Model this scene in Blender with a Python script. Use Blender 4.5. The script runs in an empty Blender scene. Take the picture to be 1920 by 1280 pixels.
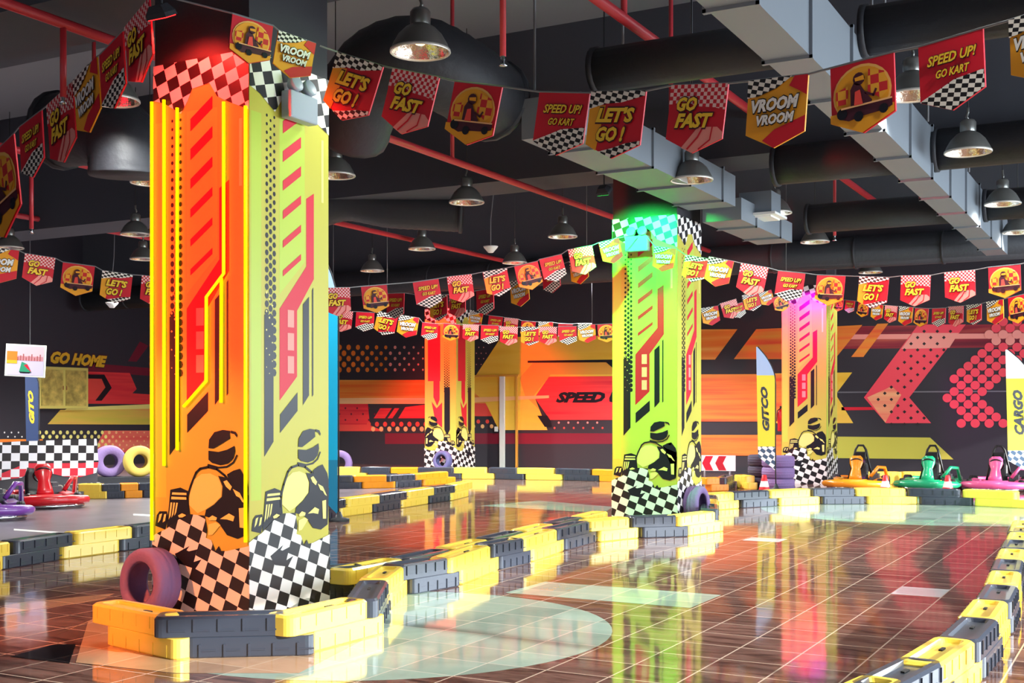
import bpy, bmesh, math, random
from mathutils import Vector, Matrix
random.seed(7)
S = bpy.context.scene
COL = S.collection
PI = math.pi

# ------------------------------------------------------------------ camera
CAM_H, F, HY = 1.4, 2250.0, 770.0          # eye height, focal length in pixels, horizon row (1920x1280)
PSI = math.atan((2180 - 960) / F)          # the hall's long axis vanishes at x = 2180
CP, SP = math.cos(PSI), math.sin(PSI)
cd = bpy.data.cameras.new('camera'); cam = bpy.data.objects.new('camera', cd); COL.objects.link(cam)
cam.location = (0, 0, CAM_H); cam.rotation_euler = (PI/2, 0, PSI)
cd.sensor_width = 36; cd.lens = F / 1920 * 36; cd.shift_y = (HY - 640) / 1920; cd.clip_end = 200
S.camera = cam

# ------------------------------------------------------------------ colour management, world, daylight
S.view_settings.view_transform = 'Standard'; S.view_settings.look = 'None'
S.view_settings.exposure = 0.0; S.view_settings.gamma = 1.0
w = bpy.data.worlds.new('world'); S.world = w; w.use_nodes = True
bgn = w.node_tree.nodes['Background']; bgn.inputs[0].default_value = (.72, .85, 1, 1); bgn.inputs[1].default_value = .35

def area(name, loc, rot, sx, sy, power, col):
    l = bpy.data.lights.new(name, 'AREA'); l.shape = 'RECTANGLE'; l.size = sx; l.size_y = sy
    l.energy = power; l.color = col
    o = bpy.data.objects.new(name, l); COL.objects.link(o); o.location = loc; o.rotation_euler = rot
    return o
# daylight entering through the glazed right-hand side; the rear light is added fill
DAY = (.78, .90, 1.0)
area('daylight_right', (6.8, 15.3, 2.4), (0, PI/2, 0), 3.6, 20, 2500, DAY)
area('rear_fill', (-7, -6.8, 2.4), (PI/2, 0, 0), 24, 3.6, 100, (.92, .95, 1.0))

# a low sun reaches in under the lintel and strikes the kerb-high barrier sides and the floor
sl = bpy.data.lights.new('sun', 'SUN'); sl.energy = 11; sl.angle = .012; sl.color = (1, .97, .90)
so = bpy.data.objects.new('sun', sl); COL.objects.link(so)
so.rotation_euler = Vector((-1, .10, -math.tan(math.radians(18.5)))).to_track_quat('-Z', 'Y').to_euler()

def spot(name, loc, target, power, col, angle, size=.06, blend=.6):
    l = bpy.data.lights.new(name, 'SPOT'); l.energy = power; l.color = col
    l.spot_size = math.radians(angle); l.spot_blend = blend; l.shadow_soft_size = size
    o = bpy.data.objects.new(name, l); COL.objects.link(o); o.location = loc
    o.rotation_euler = (Vector(target) - Vector(loc)).to_track_quat('-Z', 'Y').to_euler()
    return o

# ------------------------------------------------------------------ measuring: a photo pixel seen from the eye, cut with a plane of the hall
def ray(px, py):
    a, b = (px - 960) / F, (HY - py) / F
    return Vector((a*CP - SP, a*SP + CP, b))
def DP(px, py, d):                          # at depth d
    return Vector((0, 0, CAM_H)) + ray(px, py) * d
def G(px, py, z=0.0):                       # at height z
    r = ray(px, py); return Vector((0, 0, CAM_H)) + r * ((z - CAM_H) / r.z)
def WY(px, py, Y):
    r = ray(px, py); return Vector((0, 0, CAM_H)) + r * (Y / r.y)
def WX(px, py, X):
    r = ray(px, py); return Vector((0, 0, CAM_H)) + r * (X / r.x)

# ------------------------------------------------------------------ materials
def lin(c):
    return tuple(((v/255)/12.92 if v/255 <= .04045 else ((v/255 + .055)/1.055)**2.4) for v in c) + (1,)
MATS = {}
def M(name, c, rough=.5, metal=0, emit=0, coat=0, spec=.5, bump=None, var=0):
    if name in MATS: return MATS[name]
    m = bpy.data.materials.new(name); m.use_nodes = True; nt = m.node_tree
    b = nt.nodes['Principled BSDF']
    b.inputs['Base Color'].default_value = lin(c); b.inputs['Roughness'].default_value = rough
    b.inputs['Metallic'].default_value = metal; b.inputs['Coat Weight'].default_value = coat
    b.inputs['Specular IOR Level'].default_value = spec
    if emit:
        b.inputs['Emission Color'].default_value = lin(c); b.inputs['Emission Strength'].default_value = emit
    if bump or var:
        tc = nt.nodes.new('ShaderNodeTexCoord'); n = nt.nodes.new('ShaderNodeTexNoise')
        n.inputs['Scale'].default_value = bump[0] if bump else 6; n.inputs['Detail'].default_value = 4
        nt.links.new(tc.outputs['Object'], n.inputs['Vector'])
        if bump:
            bp = nt.nodes.new('ShaderNodeBump'); bp.inputs['Strength'].default_value = bump[1]; bp.inputs['Distance'].default_value = .02
            nt.links.new(n.outputs['Fac'], bp.inputs['Height']); nt.links.new(bp.outputs[0], b.inputs['Normal'])
        if var:
            r = nt.nodes.new('ShaderNodeValToRGB')
            k0, k1 = 1 - var, 1 + var
            cc = lin(c)
            r.color_ramp.elements[0].color = tuple(min(1, v*k0) for v in cc[:3]) + (1,); r.color_ramp.elements[0].position = .3
            r.color_ramp.elements[1].color = tuple(min(1, v*k1) for v in cc[:3]) + (1,); r.color_ramp.elements[1].position = .7
            nt.links.new(n.outputs['Fac'], r.inputs[0]); nt.links.new(r.outputs[0], b.inputs['Base Color'])
    MATS[name] = m; return m
def MC(name, c1, c2, sx, sy, rot=0, shear=0, rough=.4):
    """checkered print in the panel's own metres"""
    if name in MATS: return MATS[name]
    m = bpy.data.materials.new(name); m.use_nodes = True; nt = m.node_tree; b = nt.nodes['Principled BSDF']
    b.inputs['Roughness'].default_value = rough
    uv = nt.nodes.new('ShaderNodeUVMap'); uv.uv_map = 'UVMap'
    rt = nt.nodes.new('ShaderNodeVectorRotate'); rt.rotation_type = 'Z_AXIS'; rt.inputs['Angle'].default_value = rot
    mp = nt.nodes.new('ShaderNodeMapping'); mp.inputs['Scale'].default_value = (1/sx, 1/sy, 1); mp.inputs['Location'].default_value = (.013, .017, .5)
    ck = nt.nodes.new('ShaderNodeTexChecker'); ck.inputs['Scale'].default_value = 1
    ck.inputs['Color1'].default_value = lin(c1); ck.inputs['Color2'].default_value = lin(c2)
    nt.links.new(uv.outputs[0], rt.inputs['Vector']); nt.links.new(rt.outputs[0], mp.inputs['Vector'])
    nt.links.new(mp.outputs[0], ck.inputs['Vector']); nt.links.new(ck.outputs[0], b.inputs['Base Color'])
    MATS[name] = m; return m
def MS(name, cols, sx=.25, sy=7, rough=.5):
    """speed-streak print: colours smeared along the wall"""
    if name in MATS: return MATS[name]
    m = bpy.data.materials.new(name); m.use_nodes = True; nt = m.node_tree; b = nt.nodes['Principled BSDF']
    b.inputs['Roughness'].default_value = rough
    uv = nt.nodes.new('ShaderNodeUVMap'); uv.uv_map = 'UVMap'
    mp = nt.nodes.new('ShaderNodeMapping'); mp.inputs['Scale'].default_value = (sx, sy, 1)
    n = nt.nodes.new('ShaderNodeTexNoise'); n.inputs['Scale'].default_value = 1; n.inputs['Detail'].default_value = 3
    r = nt.nodes.new('ShaderNodeValToRGB')
    while len(r.color_ramp.elements) < len(cols): r.color_ramp.elements.new(.5)
    for i, c in enumerate(cols):
        e = r.color_ramp.elements[i]; e.position = .3 + .4*i/max(1, len(cols)-1); e.color = lin(c)
    nt.links.new(uv.outputs[0], mp.inputs['Vector']); nt.links.new(mp.outputs[0], n.inputs['Vector'])
    nt.links.new(n.outputs['Fac'], r.inputs[0]); nt.links.new(r.outputs[0], b.inputs['Base Color'])
    MATS[name] = m; return m
TILE = .366
def MF(name, cols, grout, streak=True, rough=.07):
    """polished floor tiles with thin grout, laid with the hall"""
    m = bpy.data.materials.new(name); m.use_nodes = True; nt = m.node_tree; b = nt.nodes['Principled BSDF']; L = nt.links
    tc = nt.nodes.new('ShaderNodeTexCoord')
    mp = nt.nodes.new('ShaderNodeMapping'); mp.inputs['Location'].default_value = (1.83 + TILE*60, -9.45 + TILE*60, 0)
    L.new(tc.outputs['Object'], mp.inputs['Vector'])
    br = nt.nodes.new('ShaderNodeTexBrick'); br.offset = 0; br.squash = 1
    br.inputs['Scale'].default_value = 1; br.inputs['Brick Width'].default_value = TILE; br.inputs['Row Height'].default_value = TILE
    br.inputs['Mortar Size'].default_value = .005; br.inputs['Mortar Smooth'].default_value = .1; br.inputs['Bias'].default_value = 0
    br.inputs['Color1'].default_value = (.78, .78, .78, 1); br.inputs['Color2'].default_value = (1.15, 1.15, 1.15, 1); br.inputs['Mortar'].default_value = (1, 1, 1, 1)
    L.new(mp.outputs[0], br.inputs['Vector'])
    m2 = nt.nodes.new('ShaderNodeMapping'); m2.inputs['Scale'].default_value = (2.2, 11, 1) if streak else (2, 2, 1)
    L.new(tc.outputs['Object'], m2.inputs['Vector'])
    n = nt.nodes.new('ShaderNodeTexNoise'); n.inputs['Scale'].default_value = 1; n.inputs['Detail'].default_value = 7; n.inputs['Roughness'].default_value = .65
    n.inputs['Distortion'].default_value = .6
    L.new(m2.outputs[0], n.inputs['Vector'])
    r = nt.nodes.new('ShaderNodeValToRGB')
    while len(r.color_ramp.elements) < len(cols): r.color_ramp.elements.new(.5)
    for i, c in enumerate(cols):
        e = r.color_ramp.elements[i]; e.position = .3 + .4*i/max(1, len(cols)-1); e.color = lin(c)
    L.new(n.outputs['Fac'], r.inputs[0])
    mu = nt.nodes.new('ShaderNodeMix'); mu.data_type = 'RGBA'; mu.blend_type = 'MULTIPLY'; mu.inputs['Factor'].default_value = 1
    L.new(r.outputs[0], mu.inputs['A']); L.new(br.outputs['Color'], mu.inputs['B'])
    mx = nt.nodes.new('ShaderNodeMix'); mx.data_type = 'RGBA'
    L.new(br.outputs['Fac'], mx.inputs['Factor']); L.new(mu.outputs['Result'], mx.inputs['A']); mx.inputs['B'].default_value = lin(grout)
    L.new(mx.outputs['Result'], b.inputs['Base Color'])
    b.inputs['Roughness'].default_value = rough; b.inputs['IOR'].default_value = 1.9
    n2 = nt.nodes.new('ShaderNodeTexNoise'); n2.inputs['Scale'].default_value = 2.2; n2.inputs['Detail'].default_value = 2
    L.new(tc.outputs['Object'], n2.inputs['Vector'])
    bp = nt.nodes.new('ShaderNodeBump'); bp.inputs['Strength'].default_value = .06; bp.inputs['Distance'].default_value = .02
    L.new(n2.outputs['Fac'], bp.inputs['Height']); L.new(bp.outputs[0], b.inputs['Normal'])
    MATS[name] = m; return m

# ------------------------------------------------------------------ object helpers
def link(o, parent=None):
    COL.objects.link(o)
    if parent: o.parent = parent
    return o
def tag(o, label, cat, group=None, kind=None):
    if label: o['label'] = label
    if cat: o['category'] = cat
    if group: o['group'] = group
    if kind: o['kind'] = kind
    return o
def thing(name, label, cat, loc=(0, 0, 0), rz=0, group=None):
    o = bpy.data.objects.new(name, None); COL.objects.link(o); o.empty_display_size = .1
    o.location = loc; o.rotation_euler = (0, 0, rz)
    return tag(o, label, cat, group)
def copy_tree(o, parent=None):
    c = o.copy(); COL.objects.link(c)
    if parent: c.parent = parent
    for ch in list(o.children): copy_tree(ch, c)
    return c

class MB:
    """collects solids in one bmesh; every shape takes the index of its material"""
    def __init__(s): s.bm = bmesh.new(); s.uv = s.bm.loops.layers.uv.new('UVMap')
    def faces(s, vs, idx, mi=0, smooth=False):
        bv = [s.bm.verts.new(v) for v in vs]; out = []
        for f in idx:
            try: fc = s.bm.faces.new([bv[i] for i in f])
            except ValueError: continue
            fc.material_index = mi; fc.smooth = smooth; out.append(fc)
        return out
    def box(s, c, d, mi=0, rz=0, rx=0, ry=0):
        m = Matrix.Translation(c) @ Matrix.Rotation(rz, 4, 'Z') @ Matrix.Rotation(ry, 4, 'Y') @ Matrix.Rotation(rx, 4, 'X')
        vs = [m @ Vector((x*d[0]/2, y*d[1]/2, z*d[2]/2)) for x in (-1, 1) for y in (-1, 1) for z in (-1, 1)]
        s.faces(vs, [(0,1,3,2), (4,6,7,5), (0,4,5,1), (2,3,7,6), (0,2,6,4), (1,5,7,3)], mi)
    def loft(s, loops, mi=0, smooth=False, cap=True, close=True):
        n = len(loops[0]); vs = [v for l in loops for v in l]; idx = []
        for k in range(len(loops)-1):
            for i in range(n if close else n-1):
                j = (i+1) % n
                idx.append((k*n+i, k*n+j, (k+1)*n+j, (k+1)*n+i))
        if cap: idx += [tuple(range(n))[::-1], tuple(range((len(loops)-1)*n, len(loops)*n))]
        s.faces(vs, idx, mi, smooth)
    def lathe(s, prof, c=(0,0,0), seg=24, mi=0, smooth=True, mat=None, cap=False):
        c = Vector(c); mat = mat or Matrix.Identity(3)
        s.loft([[c + mat @ Vector((r*math.cos(2*PI*i/seg), r*math.sin(2*PI*i/seg), z)) for i in range(seg)] for r, z in prof], mi, smooth, cap)
    def cyl(s, a, b, r, mi=0, seg=12, r2=None):
        s.tube([a, b], r, mi, seg, r2=r2)
    def tube(s, pts, r, mi=0, seg=8, smooth=True, r2=None, closed=False, rs=None):
        pts = [Vector(p) for p in pts]; loops = []; up = None; n = len(pts)
        for i, p in enumerate(pts):
            a = pts[i-1] if (i or closed) else p; b = pts[(i+1) % n] if (i < n-1 or closed) else p
            t = (b - a).normalized()
            if up is None: up = Vector((0,0,1)) if abs(t.z) < .9 else Vector((1,0,0))
            x = t.cross(up).normalized(); y = x.cross(t).normalized(); up = y
            rr = rs[i] if rs else (r if r2 is None else r + (r2-r)*i/max(1, n-1))
            loops.append([p + x*rr*math.cos(2*PI*k/seg) + y*rr*math.sin(2*PI*k/seg) for k in range(seg)])
        if closed: loops.append(loops[0])
        s.loft(loops, mi, smooth, not closed)
    def prism(s, pts, d, frame=None, mi=0):
        """outline pts (u,v) extruded by d along w; frame = (origin, U, V, W)"""
        o, U, V, W = frame or (Vector(), Vector((1,0,0)), Vector((0,0,1)), Vector((0,1,0)))
        s.loft([[o + U*u + V*v + W*k for u, v in pts] for k in (0, d)], mi)
    def build(s, name, mats, parent=None, bevel=0, seg=2):
        bmesh.ops.recalc_face_normals(s.bm, faces=s.bm.faces)
        me = bpy.data.meshes.new(name); s.bm.to_mesh(me); s.bm.free()
        for m in (mats if isinstance(mats, (list, tuple)) else [mats]): me.materials.append(m)
        o = bpy.data.objects.new(name, me); link(o, parent)
        if bevel:
            md = o.modifiers.new('bevel', 'BEVEL'); md.width = bevel; md.segments = seg; md.limit_method = 'ANGLE'
        return o

def text_polys(body, shear=.25, bold=.02):
    """outline lettering as flat polygons scaled into a unit box"""
    key = (body, shear, bold)
    if key in text_polys.cache: return text_polys.cache[key]
    cu = bpy.data.curves.new('lettering', 'FONT'); cu.body = body; cu.shear = shear; cu.offset = bold; cu.resolution_u = 2; cu.fill_mode = 'FRONT'
    ob = bpy.data.objects.new('lettering', cu); COL.objects.link(ob)
    dg = bpy.context.evaluated_depsgraph_get(); me = bpy.data.meshes.new_from_object(ob.evaluated_get(dg))
    vs = [(v.co.x, v.co.y) for v in me.vertices]; fs = [tuple(p.vertices) for p in me.polygons]
    bpy.data.objects.remove(ob); bpy.data.curves.remove(cu); bpy.data.meshes.remove(me)
    x0 = min(v[0] for v in vs); x1 = max(v[0] for v in vs); y0 = min(v[1] for v in vs); y1 = max(v[1] for v in vs)
    r = ([((x-x0)/(x1-x0), (y-y0)/(y1-y0)) for x, y in vs], fs)
    text_polys.cache[key] = r; return r
text_polys.cache = {}

class ART:
    """flat printed graphics: polygons in metres (u right, v up) on a plane; each layer lies a hair above the last"""
    def __init__(s, O=(0,0,0), U=(1,0,0), V=(0,0,1), N=(0,-1,0), step=.0012):
        s.O, s.U, s.V, s.N = Vector(O), Vector(U), Vector(V), Vector(N); s.step = step
        s.mb = MB(); s.mats = []
    def mi(s, m):
        if m not in s.mats: s.mats.append(m)
        return s.mats.index(m)
    def at(s, u, v, l): return s.O + s.U*u + s.V*v + s.N*(l*s.step)
    def poly(s, pts, m, l=1):
        for f in s.mb.faces([s.at(u, v, l) for u, v in pts], [tuple(range(len(pts)))], s.mi(m)):
            for lp, p in zip(f.loops, pts): lp[s.mb.uv].uv = p
    def rect(s, u0, v0, u1, v1, m, l=1): s.poly([(u0,v0),(u1,v0),(u1,v1),(u0,v1)], m, l)
    def disc(s, u, v, r, m, l=1, n=12, ry=None):
        s.poly([(u + r*math.cos(2*PI*i/n), v + (ry or r)*math.sin(2*PI*i/n)) for i in range(n)], m, l)
    def line(s, pts, wd, m, l=2):
        for (a, b), (c, d) in zip(pts, pts[1:]):
            L = math.hypot(c-a, d-b) or 1; nx, ny = -(d-b)/L*wd/2, (c-a)/L*wd/2; ex, ey = (c-a)/L*wd*.3, (d-b)/L*wd*.3
            s.poly([(a-ex+nx, b-ey+ny), (a-ex-nx, b-ey-ny), (c+ex-nx, d+ey-ny), (c+ex+nx, d+ey+ny)], m, l)
    def text(s, body, u, v, wd, h, m, l=3, ang=0, shear=.25, bold=.02, back=None, bw=.12):
        """lettering in a box with its lower left corner at (u,v), turned by ang"""
        ca, sa = math.cos(ang), math.sin(ang)
        def put(mm, ll, b, gx, gy):
            vs, fs = text_polys(body, shear, b)
            P = []
            for x, y in vs:
                x, y = x*(wd+2*gx) - gx, y*(h+2*gy) - gy
                P.append((u + x*ca - y*sa, v + x*sa + y*ca))
            vv = [s.at(a, b2, ll) for a, b2 in P]
            for f, idx in zip(s.mb.faces(vv, fs, s.mi(mm)), fs):
                for lp, i in zip(f.loops, idx): lp[s.mb.uv].uv = P[i]
        if back: put(back, l, bold + .035, h*.06, h*.10); put(m, l+1, bold, 0, 0)
        else: put(m, l, bold, 0, 0)
    def build(s, name, parent=None, solid=None):
        return s.mb.build(name, s.mats, parent)

# ------------------------------------------------------------------ palette
BLACK = M('print_black', (24, 24, 34), .35, spec=.4); DARK = M('print_dark', (34, 30, 36), .5)
YEL = M('print_yellow', (198, 190, 82), .35, spec=.3); GOLD = M('print_gold', (232, 178, 40), .45); LIME = M('print_lime', (188, 206, 84), .35, spec=.3)
RED = M('print_red', (214, 26, 52), .45); CRIM = M('print_crimson', (120, 18, 44), .5); CORAL = M('print_coral', (238, 76, 66), .45)
ORANGE = M('print_orange', (240, 128, 40), .45); PEACH = M('print_peach', (248, 190, 130), .45); PINK = M('print_pink', (240, 150, 140), .45)
WHITE = M('print_white', (238, 236, 232), .45); AMBER = M('print_amber', (244, 166, 36), .45); MAROON = M('print_maroon', (70, 16, 36), .5)
PALE = M('print_pale_yellow', (240, 226, 130), .4)
CHK = MC('wrap_checker', (236, 234, 230), (26, 24, 28), .115, .088, math.radians(20))
CHKT = MC('wrap_checker_top', (236, 234, 230), (26, 24, 28), .10, .085, math.radians(-17))
YPL = M('yellow_plastic', (248, 214, 84), .25, coat=.4, bump=(40, .03)); BPL = M('black_plastic', (52, 58, 71), .28, coat=.4, bump=(40, .03))
OPL = M('orange_plastic', (238, 150, 22), .35, bump=(40, .03))
CONC = M('dark_paint', (40, 40, 46), .7, bump=(8, .2)); STEEL = M('galvanised_duct', (122, 130, 138), .5, .2, bump=(3, .12))
DUCTD = M('dark_duct', (38, 40, 46), .6, bump=(14, .3)); CEIL = M('ceiling_paint', (128, 130, 136), .85, bump=(3, .2)); BEAM = M('beam_paint', (68, 70, 78), .8, bump=(4, .2))
PIPE = M('red_pipe_paint', (196, 52, 62), .4); WIRE = M('cable_black', (25, 25, 28), .6); WIREG = M('cable_grey', (120, 122, 126), .5)
LAMPG = M('lamp_shade_grey', (112, 112, 108), .38, .55); LAMPH = M('lamp_housing', (130, 130, 126), .3, .7); RIM = M('lamp_rim', (215, 210, 200), .3, .3)
MIR = M('lamp_reflector', (235, 225, 205), .12, 1, bump=(18, .5)); BULB = M('lamp_bulb', (255, 214, 150), .3, emit=6)
RUB = M('tyre_purple', (124, 100, 150), .75, bump=(30, .3)); RUBD = M('tyre_dark', (62, 56, 78), .8, bump=(30, .3)); RUBK = M('kart_rubber', (24, 24, 26), .7)
WHITEP = M('white_paint', (230, 230, 226), .4); CHROME = M('chrome', (200, 205, 210), .15, 1)
NEON = M('neon_yellow', (255, 226, 0), .4, emit=1.1)
# ------------------------------------------------------------------ the hall
X0, X1, Y0, Y1, ZC = -24.0, 7.0, -7.0, 26.0, 6.36
def struct(o): o['kind'] = 'structure'; return o
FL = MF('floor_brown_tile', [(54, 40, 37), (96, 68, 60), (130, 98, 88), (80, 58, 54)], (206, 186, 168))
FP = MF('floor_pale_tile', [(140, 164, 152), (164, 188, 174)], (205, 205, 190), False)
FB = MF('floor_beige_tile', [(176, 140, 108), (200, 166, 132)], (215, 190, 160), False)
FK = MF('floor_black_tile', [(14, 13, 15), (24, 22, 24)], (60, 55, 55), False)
FW = MF('floor_white_tile', [(205, 208, 214), (225, 226, 230)], (200, 200, 200), False)
FG = MF('floor_pit_tile', [(84, 74, 82), (104, 92, 100)], (120, 108, 112), False, .3)
a = ART((0,0,0), (1,0,0), (0,1,0), (0,0,1), .0008)
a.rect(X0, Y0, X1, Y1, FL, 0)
def floor_poly(pts, m, l): a.poly([tuple(G(x, y).xy) for x, y in pts], m, l)
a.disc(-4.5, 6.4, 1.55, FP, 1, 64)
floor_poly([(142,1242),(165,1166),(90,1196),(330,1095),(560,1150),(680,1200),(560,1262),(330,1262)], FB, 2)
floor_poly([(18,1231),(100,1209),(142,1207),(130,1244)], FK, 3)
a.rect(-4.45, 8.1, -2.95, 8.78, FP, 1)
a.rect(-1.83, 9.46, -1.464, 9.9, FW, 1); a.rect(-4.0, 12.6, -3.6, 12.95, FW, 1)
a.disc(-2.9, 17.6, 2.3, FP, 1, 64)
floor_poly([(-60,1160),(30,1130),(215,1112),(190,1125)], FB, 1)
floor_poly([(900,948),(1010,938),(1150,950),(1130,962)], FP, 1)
a.poly([(-24,0), (-10.0,8.0), (-11.3,14.2), (-12.6,20), (-24,26)], FG, 1)
floor_poly([(26,991),(150,1000),(150,1003),(26,994)], WHITE, 2); floor_poly([(250,963),(290,965),(290,968),(250,966)], WHITE, 2)
struct(a.build('floor'))
m = MB(); m.box(((X0+X1)/2, (Y0+Y1)/2, -.06), (X1-X0+.4, Y1-Y0+.4, .1)); struct(m.build('trim_1', CONC))
m = MB(); m.box(((X0+X1)/2, (Y0+Y1)/2, ZC+.1), (X1-X0+.4, Y1-Y0+.4, .2)); struct(m.build('ceiling', CEIL))
WALLD = M('wall_dark', (44, 40, 50), .6, bump=(5, .1))
# rear and right walls: piers and bands around open glazing
m = MB()
m.box((X1+.1, (Y0+Y1)/2, .25), (.2, Y1-Y0, .5)); m.box((X1+.1, (Y0+Y1)/2, 5.3), (.2, Y1-Y0, 2.12))
for k in range(9): m.box((X1+.1, Y0 + .3 + k*(Y1-Y0-.6)/8, 2.4), (.2, .10, 3.9))
struct(m.build('wall_right', M('wall_grey', (90, 90, 96), .7)))
m = MB()
m.box(((X0+X1)/2, Y0-.1, .25), (X1-X0, .2, .5)); m.box(((X0+X1)/2, Y0-.1, 5.3), (X1-X0, .2, 2.12))
for k in range(9): m.box((X0 + .3 + k*(X1-X0-.6)/8, Y0-.1, 2.4), (.5, .2, 3.9))
struct(m.build('wall_rear', M('wall_grey', (90, 90, 96), .7)))

# ---- far wall with its painted mural
a = ART((0, Y1, 0), (1,0,0), (0,0,1), (0,-1,0), .003)
def W(pts): return [(lambda p: (p.x, p.z))(WY(x, y, Y1)) for x, y in pts]
def mural(pts, m, l=1): a.poly(W(pts), m, l)
a.rect(X0, 0, X1, ZC, WALLD, 0)
SOR = MS('mural_orange', [(236, 108, 36), (240, 140, 50), (244, 172, 84)]); SRD = MS('mural_red', [(214, 24, 50), (238, 60, 62), (226, 36, 56)])
SOS = MS('mural_orange_red', [(238, 70, 48), (240, 128, 50), (236, 150, 56)]); SGD = MS('mural_gold', [(236, 178, 44), (246, 200, 70), (240, 186, 76)], .2, 2)
SCR = MS('mural_crimson', [(104, 20, 42), (140, 30, 50), (186, 84, 70)])
mural([(400,712),(800,712),(800,746),(400,746)], SOR, 1)
mural([(400,746),(800,746),(800,757),(400,757)], MS('mural_peach', [(244, 170, 96), (250, 206, 160)]), 1)
mural([(400,757),(690,757),(694,800),(400,800)], SRD, 1)
mural([(400,796),(692,796),(720,808),(400,808)], CORAL, 2)
for p in ([(701,784),(713,765),(735,765),(722,784)], [(727,784),(740,765),(749,765),(736,784)], [(747,784),(760,763),(800,758),(800,784)]): mural(p, SRD, 2)
mural([(722,812),(1200,812),(1200,832),(722,832)], CRIM, 1)
def dotw(px, py, r, m, l=2, n=10):
    c = WY(px, py, Y1); a.disc(c.x, c.z, r*(c.y*CP - c.x*SP)/F, m, l, n)
for i in range(7):
    for j in range(3): dotw(560 + 22*i + (j % 2)*11, 765 + 11*j, 2.2, CRIM, 3, 6)
for i in range(9):
    dotw(692 + i*15.2, 795, 4.8, CORAL, 3); dotw(700 + i*15.2, 804, 4.8, PEACH, 3)
for j, y in enumerate((651, 662, 672, 683, 693)):
    for i in range(20):
        x = 480 + i*17.4 + (j % 2)*8.7
        if x < 795: dotw(x, y, max(1.8, 5.6 - max(0, x-640)/155*3.6), ORANGE if x < 725 else PINK, 2)
for j, y in enumerate((651, 662, 672, 683)):
    for i in range(4): dotw(880 + i*9 + (j % 2)*4.5, y, 1.2, PINK, 2, 6)
mural([(800,714),(912,714),(912,778),(930,780),(930,757),(800,757)], SOR, 1)
mural([(800,756),(910,756),(926,780),(800,780)], CORAL, 2)
for i in range(8): dotw(880 + i*8.5*2, 790, 4, CORAL, 2); dotw(888 + i*17, 799, 4, PEACH, 2)
mural([(891,706),(940,632),(1230,628),(1230,704),(1036,706),(1003,745),(1027,806),(936,806),(911,755),(886,732)], SGD, 4)
mural([(975,708),(1000,680),(1200,676),(1200,702),(1033,702),(1001,742),(1012,768),(985,742)], M('print_ochre', (226, 160, 62), .45), 5)
mural([(990,676),(1142,674),(1200,674),(1200,690),(1150,690),(1137,679),(990,680)], BLACK, 6)
mural([(1030,706),(1262,704),(1262,787),(1032,787),(1003,745)], SRD, 6)
mural([(1008,779),(1028,779),(1032,787),(1036,800),(1022,800)], BLACK, 6)
for i in range(6): dotw(1030 + i*18, 792, 2.2, PINK, 3, 6); dotw(1040 + i*18, 802, 2.2, CORAL, 3, 6)
p = WY(1043, 755, Y1); q = WY(1188, 733, Y1)
a.text('SPEED UP', p.x, p.z, q.x-p.x, .26, BLACK, 8, shear=.35, bold=.06)
mural([(880,745),(1030,741),(1030,746),(880,755)], PEACH, 7)
mural([(1200,618),(1383,617),(1341,674),(1200,674)], SOR, 5)
mural([(1418,617),(1510,613),(1470,673),(1376,673)], SOS, 2)
mural([(1560,612),(1617,609),(1567,671),(1520,672)], SOS, 2)
mural([(1645,607),(1666,606),(1619,669),(1596,669)], SOS, 2)
mural([(1190,702),(1480,701),(1480,790),(1190,790)], SOS, 5)
mural([(1440,700),(1598,698),(1567,739),(1600,793),(1440,793)], SGD, 2)
mural([(1190,815),(1480,815),(1480,854),(1190,854)], SOS, 5)
mural([(1440,817),(1744,820),(1788,861),(1440,857)], YEL, 2)
mural([(1560,612),(1990,606),(1990,650),(1560,654)], SCR, 1)
mural([(1570,627),(1990,624),(1990,634),(1570,636)], PINK, 1.5)
mural([(1722,608),(1811,608),(1705,745),(1746,793),(1661,793),(1620,745)], M('print_watermelon', (242, 74, 92), .45), 3)
mural([(1712,624),(1798,624),(1780,652),(1690,654)], PINK, 3.5)
mural([(1626,745),(1672,724),(1690,740),(1660,792)], MS('mural_salmon', [(244, 96, 90), (246, 176, 128)]), 3.4)
for j in range(16):
    y = 621 + j*11.6
    x0 = 1722 - (y-608)*102/137 if y < 745 else 1620 + (y-745)*41/48
    x1 = 1811 - (y-608)*106/137 if y < 745 else 1705 + (y-745)*41/48
    for i in range(30):
        x = 1610 + i*24.6 + (j % 2)*12.3
        if x0 + (22 if 690 < y < 770 else 8) < x < x1 - 3: dotw(x, y, 3.3, DARK, 4, 4)
for j in range(17):
    y = 603 + j*11.9
    x0 = 1875 - (y-600)*112/144 if y < 744 else 1763 + (y-744)*42/51
    x1 = 1990 - (y-600)*140/144 if y < 744 else 1850 + (y-744)*50/51
    for i in range(30):
        x = 1750 + i*26.2 + (j % 2)*13.1
        if x0 - 2 < x < x1 + 1: dotw(x, y, 8.4, PINK if 624 < y < 642 else M('print_watermelon', (242, 74, 92)), 4, 14)
mural([(1570,734),(1895,732),(1895,734.5),(1570,736.5)], M('print_grey', (110, 108, 116)), 2)
mural([(1578,763),(1660,763),(1660,768),(1578,769)], RED, 2)
wf = struct(a.build('wall_far'))
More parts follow.
